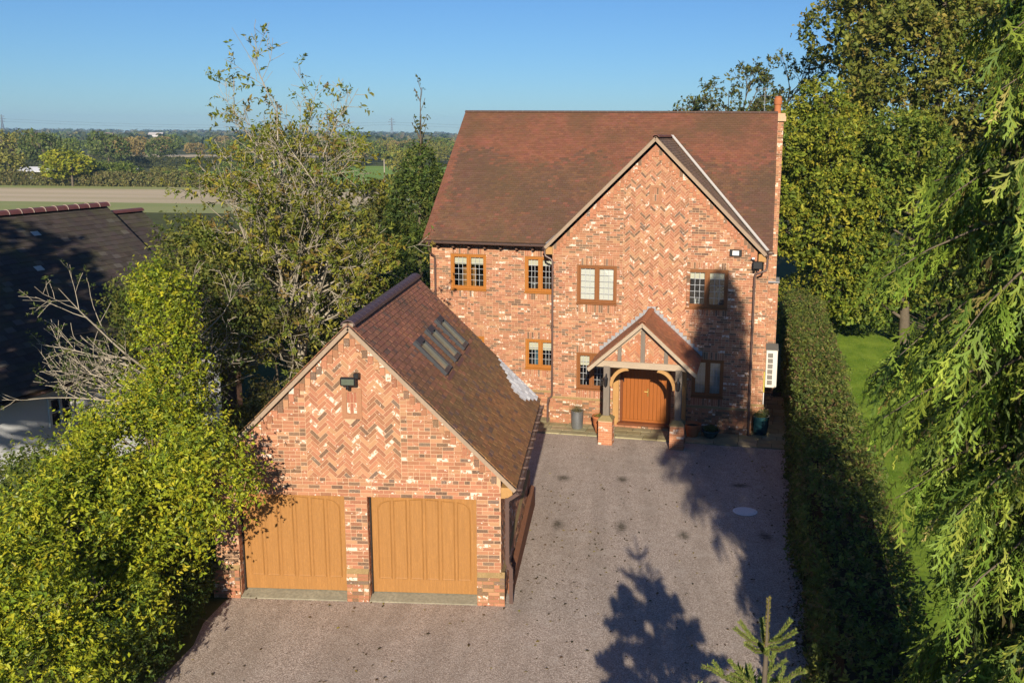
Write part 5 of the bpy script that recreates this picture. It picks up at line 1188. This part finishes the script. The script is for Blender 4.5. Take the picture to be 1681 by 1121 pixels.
# young spruce in the foreground
def spruce(x, y, ztip):
    g = gz(x, y); base = (x, y, g); o = plant('spruce_tree', 'young spruce whose tip rises at the bottom right', 'tree', base); segs = [(np.array((x, y, g)), np.array((x, y, ztip - .5)), .09, .02), (np.array((x, y, ztip - .5)), np.array((x, y, ztip)), .016, .008)]
    P = []; D = []; L = []; W = []; C = []
    def needles(a, b, n, ln, col, flat=.0):
        d = unit(b - a); t = rng.random((n, 1)); p = a + (b - a) * t; rad = rng.normal(size=(n, 3)); rad -= (rad @ d)[:, None] * d; rad = unit(rad); rad[:, 2] += flat
        P.append(p); D.append(unit(rad + d * .6)); L.append(ln * rng.uniform(.7, 1.2, n)); W.append(np.full(n, ln * (.16 if ln < .05 else .3))); C.append(palette(n, col, None, .15))
    tip = np.array((x, y, ztip)); gold = [(.26, .21, .04), (.20, .19, .04)]; grn = [(.13, .19, .035), (.18, .23, .05), (.23, .25, .06)]
    needles(tip - np.array((0, 0, .5)), tip, 900, .028, gold); z = ztip - .48; k = 0
    while z > g + .3:
        dn = ztip - z; rr = min(.34 + .50 * (dn - .5), 2.0) * rng.uniform(.9, 1.05); nb = 8 if k < 2 else 9
        for b in range(nb):
            an = b * 6.283 / nb + k * .5 + rng.uniform(-.25, .25); up = .62 if k == 0 else max(.45 - .12 * k, -.15); L_ = rr * rng.uniform(.8, 1.15); a0 = np.array((x, y, z + rng.uniform(-.05, .05))); d = unit(np.array((math.cos(an), math.sin(an), up)))
            e = a0 + d * L_; mid = a0 + d * L_ * .5 + np.array((0, 0, -.03)); segs.append((a0, mid, .010, .008)); segs.append((mid, e, .008, .004)); dens = 2300 if k < 2 else 170; ln = .032 if k < 2 else .12
            needles(a0 + d * .02, mid, int(dens * L_ * .5), ln, grn, .25); needles(mid, e, int(dens * L_ * .6), ln, grn, .25)
            ns = 0 if k == 0 else (2 if k == 1 else int(4 + rr * 6))
            for s in range(ns):
                t = rng.uniform(.25, .92); p = a0 + (e - a0) * t; sd = np.array((-d[1], d[0], 0)) * (1 if s % 2 else -1); d2 = unit(d * .75 + sd * rng.uniform(.5, .9) + np.array((0, 0, .12))); l2 = L_ * .42 * (1.1 - t) + .06; q = p + d2 * l2; segs.append((p, q, .006, .003)); needles(p, q, int((1500 if k < 2 else 150) * l2) + 10, ln, grn, .25)
        z -= .44 + .02 * k; k += 1
    P, D, L, W, C = map(np.concatenate, (P, D, L, W, C)); N = runit(len(P)); N = unit(N - (N * D).sum(1, keepdims=True) * D)
    put(leaves_mesh('needles', P, D, N, L, W, C, M_NEEDLE, .0), o, 'needles', base); put(tubes('trunk', segs, M_BARK, 6), o, 'trunk', base); print('spruce needles', len(P))
spruce(6.28, -9.19, 5.15)

# ================================================================== SMALL GARDEN THINGS
def ptuft(parent, c, r, h, n, cols, leaf, ratio, upw=1.0):
    D = unit(rng.normal(size=(n, 3)) * np.array([.6, .6, .3]) + np.array([0, 0, upw])); P = np.array(c) + rng.normal(size=(n, 3)) * np.array([r * .4, r * .4, .01]); a = shoots(P, D, h, 6, leaf, ratio, cols); link('foliage', leaves_mesh('foliage', *a, M_LEAF), parent)
def pot(name, label, hx, hy, prof, mat, tuft, soil_z, soil_r):
    x, y = hw(hx, hy); o = empty(name, (x, y, gz(x, y) + .046), 0, label, 'plant pot'); MB().lathe(prof, (0, 0, 0), 28).build('pot', mat, o, True); MB().lathe([(0, soil_z), (soil_r, soil_z)], (0, 0, 0), 20).build('soil', M_SOIL, o)
    if tuft: ptuft(o, (0, 0, soil_z), soil_r, *tuft)
    return o
pot('plant_pot', 'zinc bucket planter with lavender left of the porch', 3.96, -.55, [(0, 0), (.18, 0), (.185, .05), (.19, .08), (.2, .4), (.205, .56), (.215, .57), (.215, .6), (.19, .6), (.185, .5)], M_ZINC, (.26, 160, [(.10, .12, .05), (.14, .13, .06), (.17, .13, .06)], .05, .18), .5, .185)
pot('plant_pot', 'tall blue glazed pot with grassy plant at the house corner', 9.93, .22, [(0, 0), (.2, 0), (.23, .05), (.26, .3), (.265, .55), (.28, .58), (.28, .62), (.25, .62), (.24, .52)], M_GLAZE, (.3, 130, [(.07, .09, .03), (.10, .12, .04)], .08, .14), .52, .24)
pot('plant_pot', 'low blue bowl with trailing plant under the right window', 8.36, -.62, [(0, 0), (.14, 0), (.2, .06), (.26, .2), (.28, .22), (.28, .26), (.25, .26), (.23, .2)], M_GLAZE, (.2, 110, [(.08, .11, .03), (.12, .14, .04)], .07, .25), .2, .22)
pot('plant_pot', 'wide terracotta pot right of the porch', 7.78, -.6, [(0, 0), (.17, 0), (.24, .3), (.28, .32), (.29, .42), (.25, .42), (.22, .33)], M_TERRA, None, .34, .22)
pot('plant_pot', 'terracotta urn behind the left porch pier', 4.78, -1.0, [(0, 0), (.11, 0), (.13, .1), (.2, .35), (.22, .52), (.24, .54), (.24, .6), (.2, .6), (.18, .5)], M_TERRA, (.12, 40, [(.12, .14, .03), (.2, .18, .04)], .07, .4), .5, .18)
pot('plant_pot', 'small terracotta pot with white flowers by the garage end', 2.45, -.1, [(0, 0), (.12, 0), (.17, .26), (.19, .28), (.19, .34), (.16, .34), (.15, .28)], M_TERRA, (.2, 60, [(.10, .16, .03), (.14, .2, .04), (.6, .6, .55)], .07, .4), .28, .15)
x, y = 8.343, 5.495; MH = empty('manhole_cover', (x, y, gz(x, y) + .006), 0, 'round pale manhole cover set in the gravel', 'manhole cover'); MH.rotation_euler = (math.atan(-.0433), 0, 0)
mc = plain('pale manhole plastic', (.74, .78, .80), .6, .3, .15, 9, .1); MB().lathe([(.25, 0), (.30, 0), (.31, .012), (.25, .016)], (0, 0, 0), 40).build('frame', mc, MH)
lid = MB().lathe([(0, .018), (.235, .018), (.245, .008)], (0, 0, 0), 40).build('lid', mc, MH)
for i in range(-3, 4): L_ = math.sqrt(.21 ** 2 - (i * .055) ** 2); MB().box(i * .055 - .006, i * .055 + .006, -L_, L_, .0185, .024).build('rib', mc, lid)
def fallen():
    n = 4600; x = rng.uniform(-2.6, 9.5, n); y = rng.uniform(-9, 11, n); w = np.exp(-((x - 3.8) / 1.0) ** 2) * np.exp(-((y - 3.0) / 3) ** 2) + .18 + .8 * np.exp(-((x - 9.4) / .7) ** 2); k = (rng.random(n) < w) & ~((x < 3.0) & (y > -.1)); x, y = x[k], y[k]; m = len(x)
    P = np.stack([x, y, np.array([gz(a, b) for a, b in zip(x, y)]) + .014], 1); an = rng.uniform(0, 6.28, m); D = np.stack([np.cos(an), np.sin(an), rng.uniform(-.05, .3, m)], 1); N = unit(rng.normal(size=(m, 3)) * .25 + np.array([0, 0, 1])); L = rng.uniform(.03, .095, m)
    link('fallen_leaves', leaves_mesh('fallen_leaves', P, unit(D), N, L, L * .55, palette(m, [(.12, .075, .03), (.08, .05, .025), (.22, .17, .04), (.05, .04, .025), (.30, .26, .05)], [3, 3, 1.5, 3, .7]), M_LEAF), None, label='fallen autumn leaves scattered over the gravel', kind='stuff', cat='leaves')
    n = 9000; hx = rng.uniform(10.55, 11.05, n); hy = rng.uniform(-16, 8, n); W = np.array([hw(a, b) for a, b in zip(hx, hy)]); P = np.stack([W[:, 0], W[:, 1], np.array([gz(*q) for q in W]) + .012], 1); an = rng.uniform(0, 6.28, n); D = unit(np.stack([np.cos(an), np.sin(an), rng.uniform(0, .6, n)], 1)); N = unit(rng.normal(size=(n, 3)) * .4 + np.array([0, 0, 1])); L = rng.uniform(.03, .08, n)
    k = rng.random(n) < np.clip((hx - 10.5) / .5, 0, 1); link('leaf_litter', leaves_mesh('leaf_litter', P[k], D[k], N[k], L[k], L[k] * .55, palette(k.sum(), [(.07, .05, .025), (.05, .055, .02), (.04, .03, .02), (.10, .08, .03)]), M_LEAF), None, label='leaf litter and weeds along the foot of the hedge', kind='stuff', cat='leaves')
fallen()
def grass():
    n = 26000; hx = rng.uniform(12.45, 17.5, n); hy = -10 + 36 * rng.random(n) ** 1.0; W = np.stack([hx * math.cos(H_A) - hy * math.sin(H_A), H_O.y + hx * math.sin(H_A) + hy * math.cos(H_A)], 1); g = np.array([gz(0, q) for q in W[:, 1]]); P = np.stack([W[:, 0], W[:, 1], g], 1)
    D = unit(rng.normal(size=(n, 3)) * .45 + np.array([0, 0, 1])); N = unit(rng.normal(size=(n, 3)) + np.array([0, -.6, 0])); N = unit(N - (N * D).sum(1, keepdims=True) * D); L = rng.uniform(.03, .07, n)
    link('lawn_grass', leaves_mesh('lawn_grass', P, D, N, L, np.full(n, .014), palette(n, [(.14, .25, .025), (.18, .29, .035), (.11, .20, .022), (.22, .28, .05)]), M_LEAF, 0), None, label='short mown grass of the side lawn', kind='stuff', cat='grass')
grass()

# ================================================================== NEIGHBOUR'S COTTAGE
NC = empty('white_cottage', (-10.29, 4.83, 0), R(74), 'white rendered cottage with dark weathered tile roof at the left', 'cottage')
NCM = (Matrix.Translation((-10.29, 4.83, 0)) @ Matrix.Rotation(R(74), 4, 'Z')).inverted(); CAM_N = NCM @ CAM
NX0, NX1, NW_, NE, NR = -13.0, 8.7, 4.9, 2.4, 2.4 + 4.9 * math.tan(R(40))
nw = MB(); wall_sheet(nw, lambda u, v: (u, .4, v), [NX0, NX1 - .2], [-.8, 2.62], [(1.70, 2.50, 1.15, 2.0)])
for x in (NX0, NX1 - .2): nw.add([(x, .4, -.8), (x, 9.4, -.8), (x, 9.4, 2.6), (x, NW_, NR - .15), (x, .4, 2.6)], [(0, 1, 2, 3, 4)])
nw.add([(NX0, 9.4, -.8), (NX1 - .2, 9.4, -.8), (NX1 - .2, 9.4, 2.6), (NX0, 9.4, 2.6)], [(0, 1, 2, 3)]); nw.build('wall', M_RENDER, NC)
WX0, WX1, WZ0, WZ1 = 1.70, 2.50, 1.15, 2.0; WM = (WX0 + WX1) / 2
f = MB(); f.box(WX0, WX0 + .07, .36, .46, WZ0, WZ1); f.box(WX1 - .07, WX1, .36, .46, WZ0, WZ1); f.box(WX0 + .07, WX1 - .07, .36, .46, WZ1 - .07, WZ1); f.box(WX0 + .07, WX1 - .07, .36, .46, WZ0, WZ0 + .07); f.box(WM - .03, WM + .03, .37, .45, WZ0 + .07, WZ1 - .07); f.box(WX0 + .07, WM - .03, .38, .44, 1.55, 1.59); f.box(WM + .03, WX1 - .07, .38, .44, 1.55, 1.59); wnd = f.build('window', M_WHITE, NC)
MB().box(WX0 + .07, WX1 - .07, .42, .425, WZ0 + .07, WZ1 - .07).build('pane', M_GLASS, wnd); MB().add([(WX0 - .3, 1.2, .6), (WX1 + .3, 1.2, .6), (WX1 + .3, 1.2, 2.3), (WX0 - .3, 1.2, 2.3)], [(0, 1, 2, 3)]).build('interior', M_DARK, wnd)
nr = MB(); nr.prism([(0, NE), (NW_, NR), (9.8, NE), (9.8, NE - .08), (NW_, NR - .09), (0, NE - .08)], lambda u, v, d: (d, u, v), NX0 - .2, NX1); NRF = nr.build('roof', M_SOIL, NC)
def old_tile(c):
    b = random.choice([(.075, .062, .055), (.08, .065, .057), (.068, .056, .05)]); t = tone(b, .14)
    return (t[0], t[1], t[2], .9 if random.random() < .004 else (.07 if random.random() < .04 else 0))
T = Tiles(); T.plane((NX0 - .2, 0, NE), (1, 0, 0), (0, NW_, NR - NE), (0, -(NR - NE), NW_), NX1 - NX0 + .2, math.hypot(NW_, NR - NE), old_tile, lambda c: c.x > -6, .2, .27); T.build(NRF, 300, M_OLDTILE, M_OLDTILE1, Vector((3, 4.9, 6.6)))
M_MAROON = plain('maroon ridge clay', (.13, .05, .045), .45, .45, .3, 4, .1); ridge_line(NRF, (NX0, NW_, NR + .02), (NX1 + .05, NW_, NR + .02), M_MAROON, 50, .15, half=1.5)
M_JOINT = plain('weathered joint', (.36, .29, .25), .9, .1, .3, 9); dx = (NX1 + .05 - NX0) / 50
for i in range(16, 51): x = NX0 + dx * i - .02; rb = MB(); rb.tube([(x, NW_ + math.cos(t_) * .155, NR + .02 + math.sin(t_) * .148) for t_ in [math.pi * j / 8 for j in range(9)]], .012, 6); rb.build('mortar_joint', M_JOINT, NRF)
ex = MB(); ex.prism([(.9, 2.9), (NW_, NR - .32), (8.9, 2.9), (8.9, -.8), (.9, -.8)], lambda u, v, d: (d, u, v), NX1 - .19, NX1 + 1.5); ex.build('rear_extension', plain('brown brick', (.17, .10, .07), .9, .1, .3, 4, .3), NC)
T = Tiles(); T.plane((NX1, .6, NE + .28), (1, 0, 0), (0, NW_ - .6, NR - .28 - NE - .28), (0, -(NR - .28 - NE - .28), NW_ - .6), 1.6, math.hypot(NW_ - .6, NR - .56 - NE), old_tile, None, .2, .27); T.build(NRF, 0, M_OLDTILE, M_OLDTILE1, CAM_N, rest='extension_tiling')
ridge_line(NRF, (NX1, NW_, NR - .26), (NX1 + 1.6, NW_, NR - .26), M_MAROON, 4, .14, half=1.3)
gutter(NC, (NX0 - .2, -.05, NE - .04), (NX1, -.05, NE - .04), .06)

# ================================================================== COUNTRYSIDE
M_STUB = field_material('stubble', (.56, .46, .32), (.42, .36, .21), .05, (.25, 3, 1)); M_PAST = field_material('pasture', (.17, .28, .05), (.22, .33, .07), .05, (1, 2, 1)); M_MEAD = field_material('pale meadow', (.28, .33, .18), (.36, .38, .23), .06, (.5, 2, 1)); M_FGRN = field_material('field margin', (.24, .29, .10), (.33, .33, .14), .06, (.3, 2, 1))
sheet('stubble_field', [-230, -120, -60, -36], [139, 150, 160, 176], M_STUB, .03); sheet('field_margin', [-230, -120, -60, -30], [114, 125, 139], M_FGRN, .03); sheet('far_margin', [-230, -120, -50], [176, 180, 185], M_FGRN, .03)
sheet('meadow', [-34, -10, 25, 60], [112, 140, 176, 198], M_MEAD, .03); sheet('pasture', [-120, -60, 0, 60], [206, 240, 280, 330], M_PAST, .03)
for i, (x0, x1, y0, y1, m) in enumerate([(-260, -120, 420, 470, M_STUB), (-700, -380, 900, 1050, M_MEAD), (-420, -200, 700, 800, M_PAST), (-1100, -700, 1300, 1500, M_STUB), (-300, -40, 1100, 1300, M_PAST)]): sheet('far_field', [x0, (x0 + x1) / 2, x1], [y0, (y0 + y1) / 2, y1], m, .12)
def far_crown(seed, cols, squash=.85, n=1500):
    el = [(0, 0, .1, .55, .55, .5 * squash)] + [(*(np.array([math.cos(t), math.sin(t)]) * rng.uniform(.3, .62)), rng.uniform(-.25, .45) * squash, *([rng.uniform(.28, .45)] * 2), rng.uniform(.26, .38)) for t in rng.uniform(0, 6.28, 15)]
    P, N = shell(el, n // 3, .25, .12, 4, None, False); a = shoots(P, unit(N + rng.normal(size=P.shape) * .5), .09, 3, .115, .75, cols, None, 1.0, .3, .15, .25); return leaves_mesh('crown', *a, M_LEAF)
FC = dict(green=far_crown(1, [(.16, .22, .04), (.21, .26, .05), (.11, .155, .03)]), olive=far_crown(2, [(.24, .245, .055), (.29, .27, .065), (.17, .18, .045)]), dark=far_crown(3, [(.11, .15, .04), (.135, .17, .045), (.08, .11, .03)]), brown=far_crown(4, [(.31, .22, .08), (.25, .20, .07), (.34, .26, .10)]), lime=far_crown(5, [(.27, .30, .025), (.33, .33, .03), (.19, .23, .025)], .9, 3000))
FTR = tubes('trunk', [(np.array((0, 0, -1.2)), np.array((0, 0, 0)), .05, .035)] + [(np.array((0, 0, -.35)), np.array((.4 * math.cos(t), .4 * math.sin(t), .25)), .028, .01) for t in (0, 1.3, 2.5, 3.9, 5.1)], M_BARK, 6)
def far_tree(px, d, kind, w, h, label, group=None, trunk=True):
    """tree crown w wide and h tall standing d metres away in the direction of picture column px"""
    a = (px - 934.9) / 1515.9; f = Vector((-math.sin(_yaw), math.cos(_yaw))); r_ = Vector((math.cos(_yaw), math.sin(_yaw))); p = Vector((CAM.x, CAM.y)) + f * d + r_ * a * d; g = gz(p.x, p.y)
    o = empty('field_tree', (p.x, p.y, g), rng.uniform(0, 6.28), label, 'tree', group); c = link('crown', FC[kind], o); c.scale = (w * .55, w * .55, h * .56); c.location = (0, 0, h * .54)
    if trunk: t_ = link('trunk', FTR, o); t_.scale = (w * .55, w * .55, h * .56); t_.location = (0, 0, h * .54)
far_tree(123, 206, 'lime', 10.5, 8.2, 'bright yellow-green round tree beside the white-roofed barn'); far_tree(22, 212, 'olive', 9, 7.5, 'olive tree at the far left of the stubble field'); far_tree(80, 262, 'dark', 12, 13, 'large dark oak behind the white-roofed barn'); far_tree(30, 270, 'olive', 13, 12.5, 'pale olive oak at the left edge behind the barn')
far_tree(185, 300, 'dark', 12, 13, 'dark round oak right of the bright tree'); far_tree(190, 214, 'green', 7, 5.5, 'small green tree right of the bright round tree'); far_tree(665, 210, 'olive', 9, 9.5, 'olive tree behind the pasture pole')
KN = dict(green='mid-green', olive='olive', dark='dark green', brown='brown autumn')
for i in range(24): k_ = rng.choice(['green', 'olive', 'green', 'dark']); px_ = rng.uniform(-120, 420); px_ = px_ + 75 if 15 < px_ < 108 else px_; far_tree(px_, rng.uniform(206, 236), k_, rng.uniform(4, 7.5), rng.uniform(3.2, 6), KN[k_] + ' small hedgerow tree beyond the stubble field', 'hedgerow trees beyond the stubble')
for i in range(70):
    d = rng.uniform(300, 640); k_ = rng.choice(['green', 'olive', 'dark', 'brown', 'dark']); far_tree(rng.uniform(-160, 900), d, k_, rng.uniform(8, 14), rng.uniform(7, 11.5), KN[k_] + ' tree in the wooded middle distance, ' + ('nearer the fields' if d < 420 else ('halfway to the horizon' if d < 530 else 'close under the horizon')), 'trees in the middle distance', False)
for i in range(16): k_ = rng.choice(['olive', 'brown', 'green', 'olive']); far_tree(rng.uniform(560, 780), rng.uniform(330, 420), k_, rng.uniform(8, 13), rng.uniform(7, 10.5), KN[k_] + ' tree along the far side of the pasture', 'trees beyond the pasture', False)
def hedgerow(label, x0, y0, x1, y1, n, h, cols):
    el = [(lerp(x0, x1, (i + .5) / n), lerp(y0, y1, (i + .5) / n) + rng.uniform(-.6, .6), gz(0, y0) + h * .4, abs(x1 - x0) / n * .8 + .8, 1.3, h * rng.uniform(.5, .72)) for i in range(n)]
    P, N = shell(el, n * 260, .3, .15, .8); a = shoots(P, unit(N + rng.normal(size=P.shape) * .5), .3, 3, .42, .7, cols); b = ((x0 + x1) / 2, (y0 + y1) / 2, gz(0, y0)); o = plant('hedgerow', label, 'hedge', b); put(leaves_mesh('foliage', *a, M_LEAF), o, 'foliage', b)
hedgerow('brownish field hedge along the far side of the stubble', -190, 185, -62, 186, 50, 2.9, [(.17, .15, .06), (.20, .19, .06), (.12, .13, .045)]); hedgerow('low hedge between pale meadow and green pasture', -40, 203, 30, 203, 26, 1.5, [(.09, .08, .035), (.11, .10, .04)]); hedgerow('dark hedge in front of the middle-distance trees', -330, 292, -90, 296, 60, 3.6, [(.07, .085, .03), (.09, .10, .03)])
def woodland():
    P = []; S = []
    for (d0, d1, n, h0, h1) in ((640, 900, 420, 6, 11), (900, 1500, 800, 7, 12), (1500, 2300, 1100, 9, 14), (2300, 3000, 1300, 11, 17)):
        d = rng.uniform(d0, d1, n); a = rng.uniform(-.75, .6, n); x = CAM.x + d * a; y = CAM.y + d; g = np.array([gz(0, q) for q in y]); h = rng.uniform(h0, h1, n); w = h * rng.uniform(.8, 1.5, n)
        for i in range(n): P.append((x[i], y[i], g[i] + h[i] * .45)); S.append((w[i] * .6, w[i] * .6, h[i] * .55))
    P = np.array(P); S = np.array(S); k = 15; u = runit(len(P) * k).reshape(len(P), k, 3); C = (P[:, None] + u * S[:, None] * rng.uniform(.75, 1.05, (len(P), k, 1))).reshape(-1, 3); N = u.reshape(-1, 3); D = unit(np.cross(N, runit(len(N)))); L = np.repeat(S[:, 0], k) * rng.uniform(.5, .9, len(C)); tone_ = palette(len(P), [(.08, .12, .035), (.12, .145, .04), (.17, .15, .05), (.06, .09, .03)], None, .25); col = np.repeat(tone_, k, 0) * rng.uniform(.8, 1.2, (len(C), 1))
    link('far_woodland', leaves_mesh('far_woodland', C - D * L[:, None] * .5, D, N, L, L * .9, col, M_LEAF, -.05), None, label='far woodland fading to blue along the horizon', kind='stuff', cat='woodland')
woodland()
def at_px(px, d):
    a = (px - 934.9) / 1515.9; return (CAM.x - math.sin(_yaw) * d + math.cos(_yaw) * a * d, CAM.y + math.cos(_yaw) * d + math.sin(_yaw) * a * d)
def pylon(px, d, h, label):
    x, y = at_px(px, d); g = gz(x, y); o = empty('electricity_pylon', (x, y, g), .3, label, 'pylon', None); w0, w1 = h * .085, h * .022; r_ = h * .015; m = MB()
    def wd(z): return lerp(w0, w1, min(1, z / (h * .62))) if z < h * .62 else lerp(w1, .2, (z - h * .62) / (h * .38))
    lv = [h * t for t in (0, .14, .27, .38, .48, .56, .64, .72, .8, .88, 1)]; cs = ((-1, -1), (1, -1), (1, 1), (-1, 1))
    for i in range(len(lv) - 1):
        a, b = wd(lv[i]), wd(lv[i + 1])
        for j in range(4):
            c0, c1 = cs[j], cs[(j + 1) % 4]; m.bar((c0[0] * a, c0[1] * a, lv[i]), (c0[0] * b, c0[1] * b, lv[i + 1]), r_, r_, (0, 1, .1)); m.bar((c0[0] * a, c0[1] * a, lv[i]), (c1[0] * b, c1[1] * b, lv[i + 1]), r_ * .6, r_ * .6, (.3, 1, .1)); m.bar((c1[0] * a, c1[1] * a, lv[i]), (c0[0] * b, c0[1] * b, lv[i + 1]), r_ * .6, r_ * .6, (.3, 1, .1))
    m.build('lattice_mast', M_PYLON, o)
    for z, L in ((.66, .15), (.78, .19), (.90, .13)):
        c = MB(); c.bar((-h * L, 0, h * z), (h * L, 0, h * z), r_, r_ * 1.2); c.bar((-h * L, 0, h * z), (0, 0, h * (z + .06)), r_ * .7, r_ * .7); c.bar((h * L, 0, h * z), (0, 0, h * (z + .06)), r_ * .7, r_ * .7); c.build('cross_arm', M_PYLON, o)
    return Vector((x, y, g))
p1 = pylon(18, 1900, 42, 'lattice electricity pylon on the horizon at the far left'); p2 = pylon(646, 1900, 42, 'lattice electricity pylon on the horizon left of the house')
wl = MB(); q0 = p1 + (p1 - p2); q1 = p2 + (p2 - p1)
for (A_, B_) in ((q0, p1), (p1, p2), (p2, q1)):
    for z in (28, 33): wl.tube([A_.lerp(B_, t) + Vector((0, 0, z - 9 * math.sin(math.pi * t))) for t in [i / 12 for i in range(13)]], .16, 4)
wl.build('power_line', M_PYLON, None, label='thin power lines strung between the horizon pylons', cat='power line')
def barn(px, d, w, dp, h, label, roofc, wallc):
    x, y = at_px(px, d); g = gz(x, y); o = empty('farm_building', (x, y, g), R(4), label, 'barn'); m = MB(); m.box(-w / 2, w / 2, 0, dp, 0, h * .72); m.build('wall', plain('barn wall ' + label[:9], wallc, .9, .1), o)
    r_ = MB(); r_.prism([(-.5, h * .66), (dp / 2, h), (dp + .5, h * .66), (dp + .5, h * .6), (dp / 2, h * .94), (-.5, h * .6)], lambda u, v, q: (q, u, v), -w / 2 - .4, w / 2 + .4); r_.build('roof', plain('barn roof ' + label[:9], roofc, .5, .4), o)
    for i in range(3): MB().box(-w / 2 + w * (.1 + .28 * i), -w / 2 + w * (.3 + .28 * i), -.05, .02, .2, h * .55).build('opening', M_DARK, o)
barn(67, 236, 9.5, 5, 3.0, 'long barn with a pale metal roof left of the bright tree', (.62, .64, .66), (.16, .18, .20)); barn(212, 236, 4.2, 4, 2.9, 'small white-roofed shed half hidden in the hedgerow', (.66, .66, .66), (.45, .45, .45))
barn(262, 900, 13, 9, 11, 'distant white house among the trees near the horizon', (.42, .40, .38), (.70, .69, .66)); barn(185, 1000, 10, 8, 10, 'distant pale house left of the white one', (.3, .2, .16), (.6, .58, .54))
x, y = at_px(632, 228); PO = empty('utility_pole', (x, y, gz(x, y)), 0, 'pale wooden utility pole standing in the pasture', 'pole'); MB().tube([(0, 0, 0), (0, 0, 6.0)], [.17, .12], 8).build('pole', M_PALEBARK, PO, True); MB().box(-.5, .5, -.06, .06, 5.6, 5.75).build('cross_arm', M_BARK, PO)
def cow(px, d, rz, label):
    x, y = at_px(px, d); o = MB(); o.tube([(-1.05, 0, 1.0), (-.95, 0, 1.02), (-.5, 0, .95), (.1, 0, .92), (.6, 0, 1.0), (.95, 0, 1.08), (1.15, 0, 1.05), (1.35, 0, .85), (1.62, 0, .55), (1.72, 0, .42)], [.12, .3, .36, .39, .37, .3, .2, .16, .15, .08], 10)
    for (a, b) in ((-.8, .18), (-.8, -.18), (.75, .17), (.75, -.17)): o.tube([(a, b, .95), (a + .04, b, .5), (a, b, .45), (a, b, 0)], [.16, .09, .07, .06], 8)
    o.tube([(-1.1, 0, 1.1), (-1.2, 0, .8), (-1.18, 0, .45)], [.04, .03, .05], 6); c = o.build('cow', plain('black hide', (.015, .014, .014), .7, .2) if 'black hide' not in bpy.data.materials else bpy.data.materials['black hide'], None, True, label=label, cat='cow'); c.location = (x, y, gz(x, y)); c.rotation_euler = (0, 0, rz)
cow(620, 224, .1, 'black cow grazing left of the pasture pole'); cow(621, 214, 2.9, 'black cow nearest the low hedge, left of the pole'); cow(642, 252, .3, 'black cow farther back, right of the pasture pole')

# ================================================================== HAZE
hz = MB().box(-3020, 3020, -90, 3260, -8, 62); km = NT('haze air'); pv = km.n('ShaderNodeVolumePrincipled'); pv.inputs['Color'].default_value = (.42, .66, 1.0, 1); pv.inputs['Density'].default_value = .00019; pv.inputs['Anisotropy'].default_value = .0
km.l(pv.outputs[0], km.out.inputs['Volume']); hz.build('haze', km.m, None, kind='stuff', label='thin blue haze over the countryside', cat='haze')
